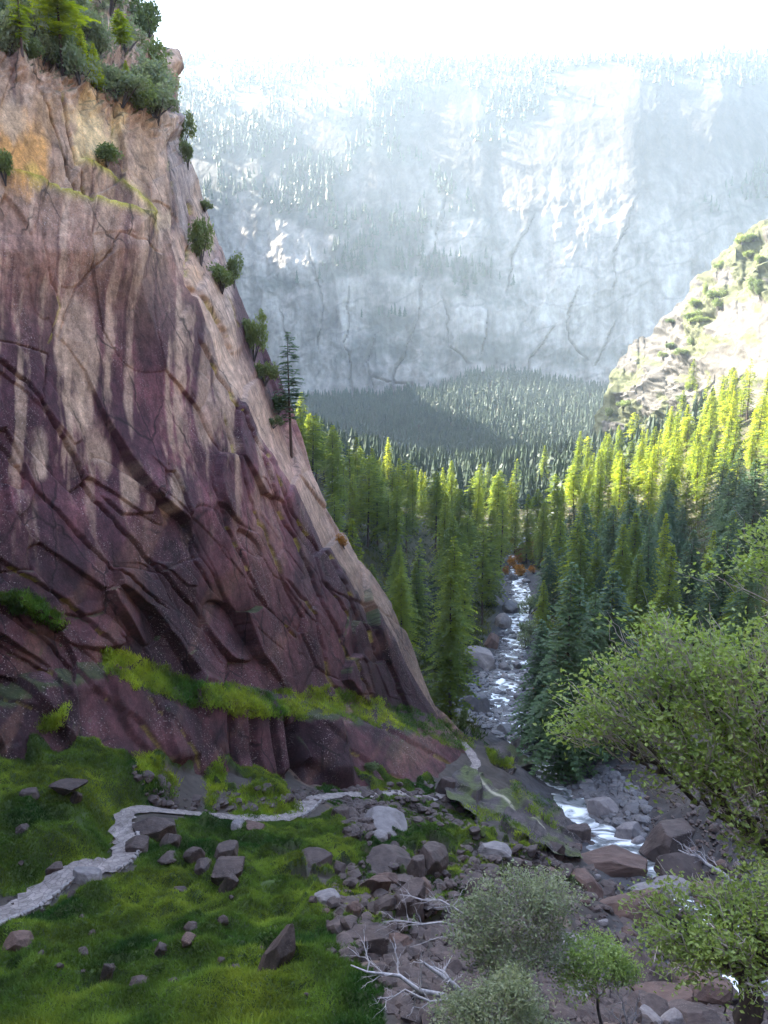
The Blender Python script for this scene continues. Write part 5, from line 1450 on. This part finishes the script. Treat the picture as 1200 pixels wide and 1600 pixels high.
while len(pts) < 9000:                        # talus wood at the foot of the mountain and the valley beyond
    x, y = g.uniform(-260, 620), g.uniform(585, 1690)
    px, py, d = project(np.array([x, y, 0.0]))
    if px < 380 or px > 1150: continue
    if y > 1250 and fbm(np.array([x * 0.006]), np.array([y * 0.004]), 71, 3)[0] > 0.5: continue
    pts.append((x, y))
pts = np.array(pts); pts = np.column_stack([pts, ground_z(pts[:, 0], pts[:, 1]) - 1])
far_wood('far_forest', pts, 28, 78, M_FAR, 9)
ii = g.integers(0, G.shape[0] - 1, 30000); jj = g.integers(0, G.shape[1] - 1, 30000)
vg = veg[ii, jj] - 0.10 * (MYp[ii, jj] > 150) + 0.5 * (MYp[ii, jj] < 105); ok = (vg > g.uniform(0.05, 0.5, 30000)) & (MX[ii, jj] > 180) & (MX[ii, jj] < 1260) & (MYp[ii, jj] < 500)
pts = G2[ii[ok], jj[ok]] + g.normal(0, 5, (ok.sum(), 3)) * np.array([1, 1, 0])
far_wood('mountain_forest', pts[:3600], 30, 79, M_FAR, 4)

# ------------------------------------------------------------------ turf and ledge grass
def blades(P, hmin, hmax, wid, seed, lean=0.5, tint=None):
    g = np.random.default_rng(seed); n = len(P)
    a = g.uniform(0, 2 * np.pi, n); h = g.uniform(hmin, hmax, n)
    sd = np.stack([np.cos(a), np.sin(a), np.zeros(n)], 1) * (wid * g.uniform(0.6, 1.4, n))[:, None]
    tip = P + np.stack([g.normal(0, lean, n) * h, g.normal(0, lean, n) * h, h], 1)
    V = np.stack([P - sd, P + sd, tip], 1).reshape(-1, 3)
    c = np.repeat(tint, 3, 0)
    return mesh_np('grass', V, np.arange(3 * n).reshape(-1, 3), False, c)
def turf_tint(x, y, seed):
    a = fbm(x * 0.18, y * 0.18, seed, 4)[:, None]; b = fbm(x * 0.7, y * 0.7, seed + 9, 3)[:, None]
    t = np.array([1, 1, 1.0]) * (1 + 0.75 * b)
    t = t * (1 - 0.75 * np.clip(-a * 2.6, 0, 1) * np.array([1, 0.75, 0.6]))
    return np.clip(t * (1 + np.clip(a * 2.2, 0, 1) * np.array([0.75, 0.45, 0.2])), 0.2, 2.6)
g = np.random.default_rng(9)
jj, ii = np.where(GM)
cw = np.gradient(GX)[ii] * np.gradient(GY)[jj]; cw = cw / cw.sum()
NB = 800000
pick = g.choice(len(ii), NB, p=cw)
x = GX[ii[pick]] + g.uniform(-0.5, 0.5, NB) * np.gradient(GX)[ii[pick]]; y = GY[jj[pick]] + g.uniform(-0.5, 0.5, NB) * np.gradient(GY)[jj[pick]]
dens = fbm(x * 0.9, y * 0.9, 14, 3) + 0.4 * fbm(x * 0.2, y * 0.2, 114, 3) > -0.70
dt, _, tt = poly_dist(x, y, TRAIL)
dens &= dt > np.interp(tt * (len(TRAIL) - 1), np.arange(len(TRAIL)), TRW) - 0.1 + 0.4 * noise2(x * 1.3, y * 1.3, 71)
x, y = x[dens], y[dens]
z = ground_z(x, y)
tuft = 0.5 + 0.9 * np.clip(fbm(x * 1.1, y * 1.1, 15, 3) + 0.4, 0, 1)
me = blades(np.stack([x, y, z - 0.03], 1), 0.08, 0.30, 0.035, 10, 0.55, turf_tint(x, y, 16))
struct(link('grass', me, M_GRASS), 'stuff')
# grass hanging on the cliff's ledges
LEDGE = [[(158, 1008), (215, 1025), (300, 1062), (400, 1076), (475, 1080), (478, 1124), (380, 1114), (290, 1100), (215, 1072), (165, 1048)], [(480, 1066), (600, 1094), (690, 1124), (745, 1158), (738, 1176), (660, 1150), (580, 1130), (480, 1108)],
         [(355, 1245), (400, 1222), (440, 1228), (472, 1262), (455, 1278), (360, 1274)], [(320, 1200), (350, 1175), (345, 1235), (330, 1260), (315, 1250)], [(0, 920), (40, 925), (110, 975), (95, 985), (0, 945)], [(205, 1180), (240, 1175), (275, 1225), (270, 1250), (230, 1225)], [(55, 1135), (105, 1100), (95, 1135), (60, 1145)]]
cp = []
for poly in LEDGE:
    xs = [q[0] for q in poly]; ys = [q[1] for q in poly]
    nb = int((max(xs) - min(xs)) * (max(ys) - min(ys)) * 0.42)
    for k in range(nb):
        px, py = g.uniform(min(xs), max(xs)), g.uniform(min(ys), max(ys))
        if not inpoly(np.array([px + 6 * noise2(px * 0.1, py * 0.1, 3)]), np.array([py + 6 * noise2(px * 0.1, py * 0.1, 4)]), poly)[0]: continue
        if noise2(px * 0.07, py * 0.09, 23) + 0.6 * noise2(px * 0.2, py * 0.25, 24) < -0.55: continue
        p, n = cliff_hit(px, py); q = hit(px, py)
        if p is None or (q is not None and q[1] < p[1]): p = q
        if p is not None: cp.append(p)
for poly in ([(805, 1195), (850, 1225), (885, 1262), (870, 1300), (800, 1245)], [(700, 1250), (790, 1275), (860, 1325), (850, 1342), (760, 1312)], [(745, 1165), (800, 1178), (800, 1200), (760, 1190)]):
    xs = [q[0] for q in poly]; ys = [q[1] for q in poly]
    for k in range(2600):
        px, py = g.uniform(min(xs), max(xs)), g.uniform(min(ys), max(ys))
        if not inpoly(np.array([px]), np.array([py]), poly)[0] or noise2(px * 0.06, py * 0.09, 28) + 0.6 * noise2(px * 0.2, py * 0.25, 29) < -0.1: continue
        p, n = cliff_hit(px, py, SPUR)
        if p is not None and n[2] > 0.25: cp.append(p)
cp = np.array(cp)
cp = np.repeat(cp, 7, 0) + g.normal(0, 0.28, (len(cp) * 7, 3)) * np.array([1, 1, 0.35])
me = blades(cp - np.array([0, 0, 0.1]), 0.12, 0.5, 0.05, 17, 0.5, turf_tint(cp[:, 0], cp[:, 1], 19) * np.array([1.5, 1.4, 1.1]))
struct(link('ledge_grass', me, M_GRASS), 'stuff')

# ferns and brush on the forest floor along the river
g = np.random.default_rng(91); bx = []
while len(bx) < 9000:
    px, py = g.uniform(560, 1200), g.uniform(800, 1150)
    key = (int(px // 8), int(py // 6))
    if key not in HITS: HITS[key] = hit(key[0] * 8 + 4, key[1] * 6 + 3)
    p = HITS[key]
    if p is None or p[1] < 140: continue
    bx.append((p[0] + g.normal(0, 2.0), p[1] + g.normal(0, 4.0)))
bx = np.array(bx); d, _, t = poly_dist(bx[:, 0], bx[:, 1], RIV)
bx = bx[d > np.interp(t * (len(RIV) - 1), np.arange(len(RIV)), RIVW) * 1.5 + 3]
cl = np.repeat(bx, 9, 0) + g.normal(0, 0.7, (len(bx) * 9, 2))
me = blades(np.column_stack([cl, ground_z(cl[:, 0], cl[:, 1]) - 0.1]), 0.5, 1.9, 0.16, 92, 0.7, turf_tint(cl[:, 0] * 0.3, cl[:, 1] * 0.3, 93) * np.array([0.75, 0.6, 0.6]))
struct(link('undergrowth', me, M_GRASS), 'stuff')
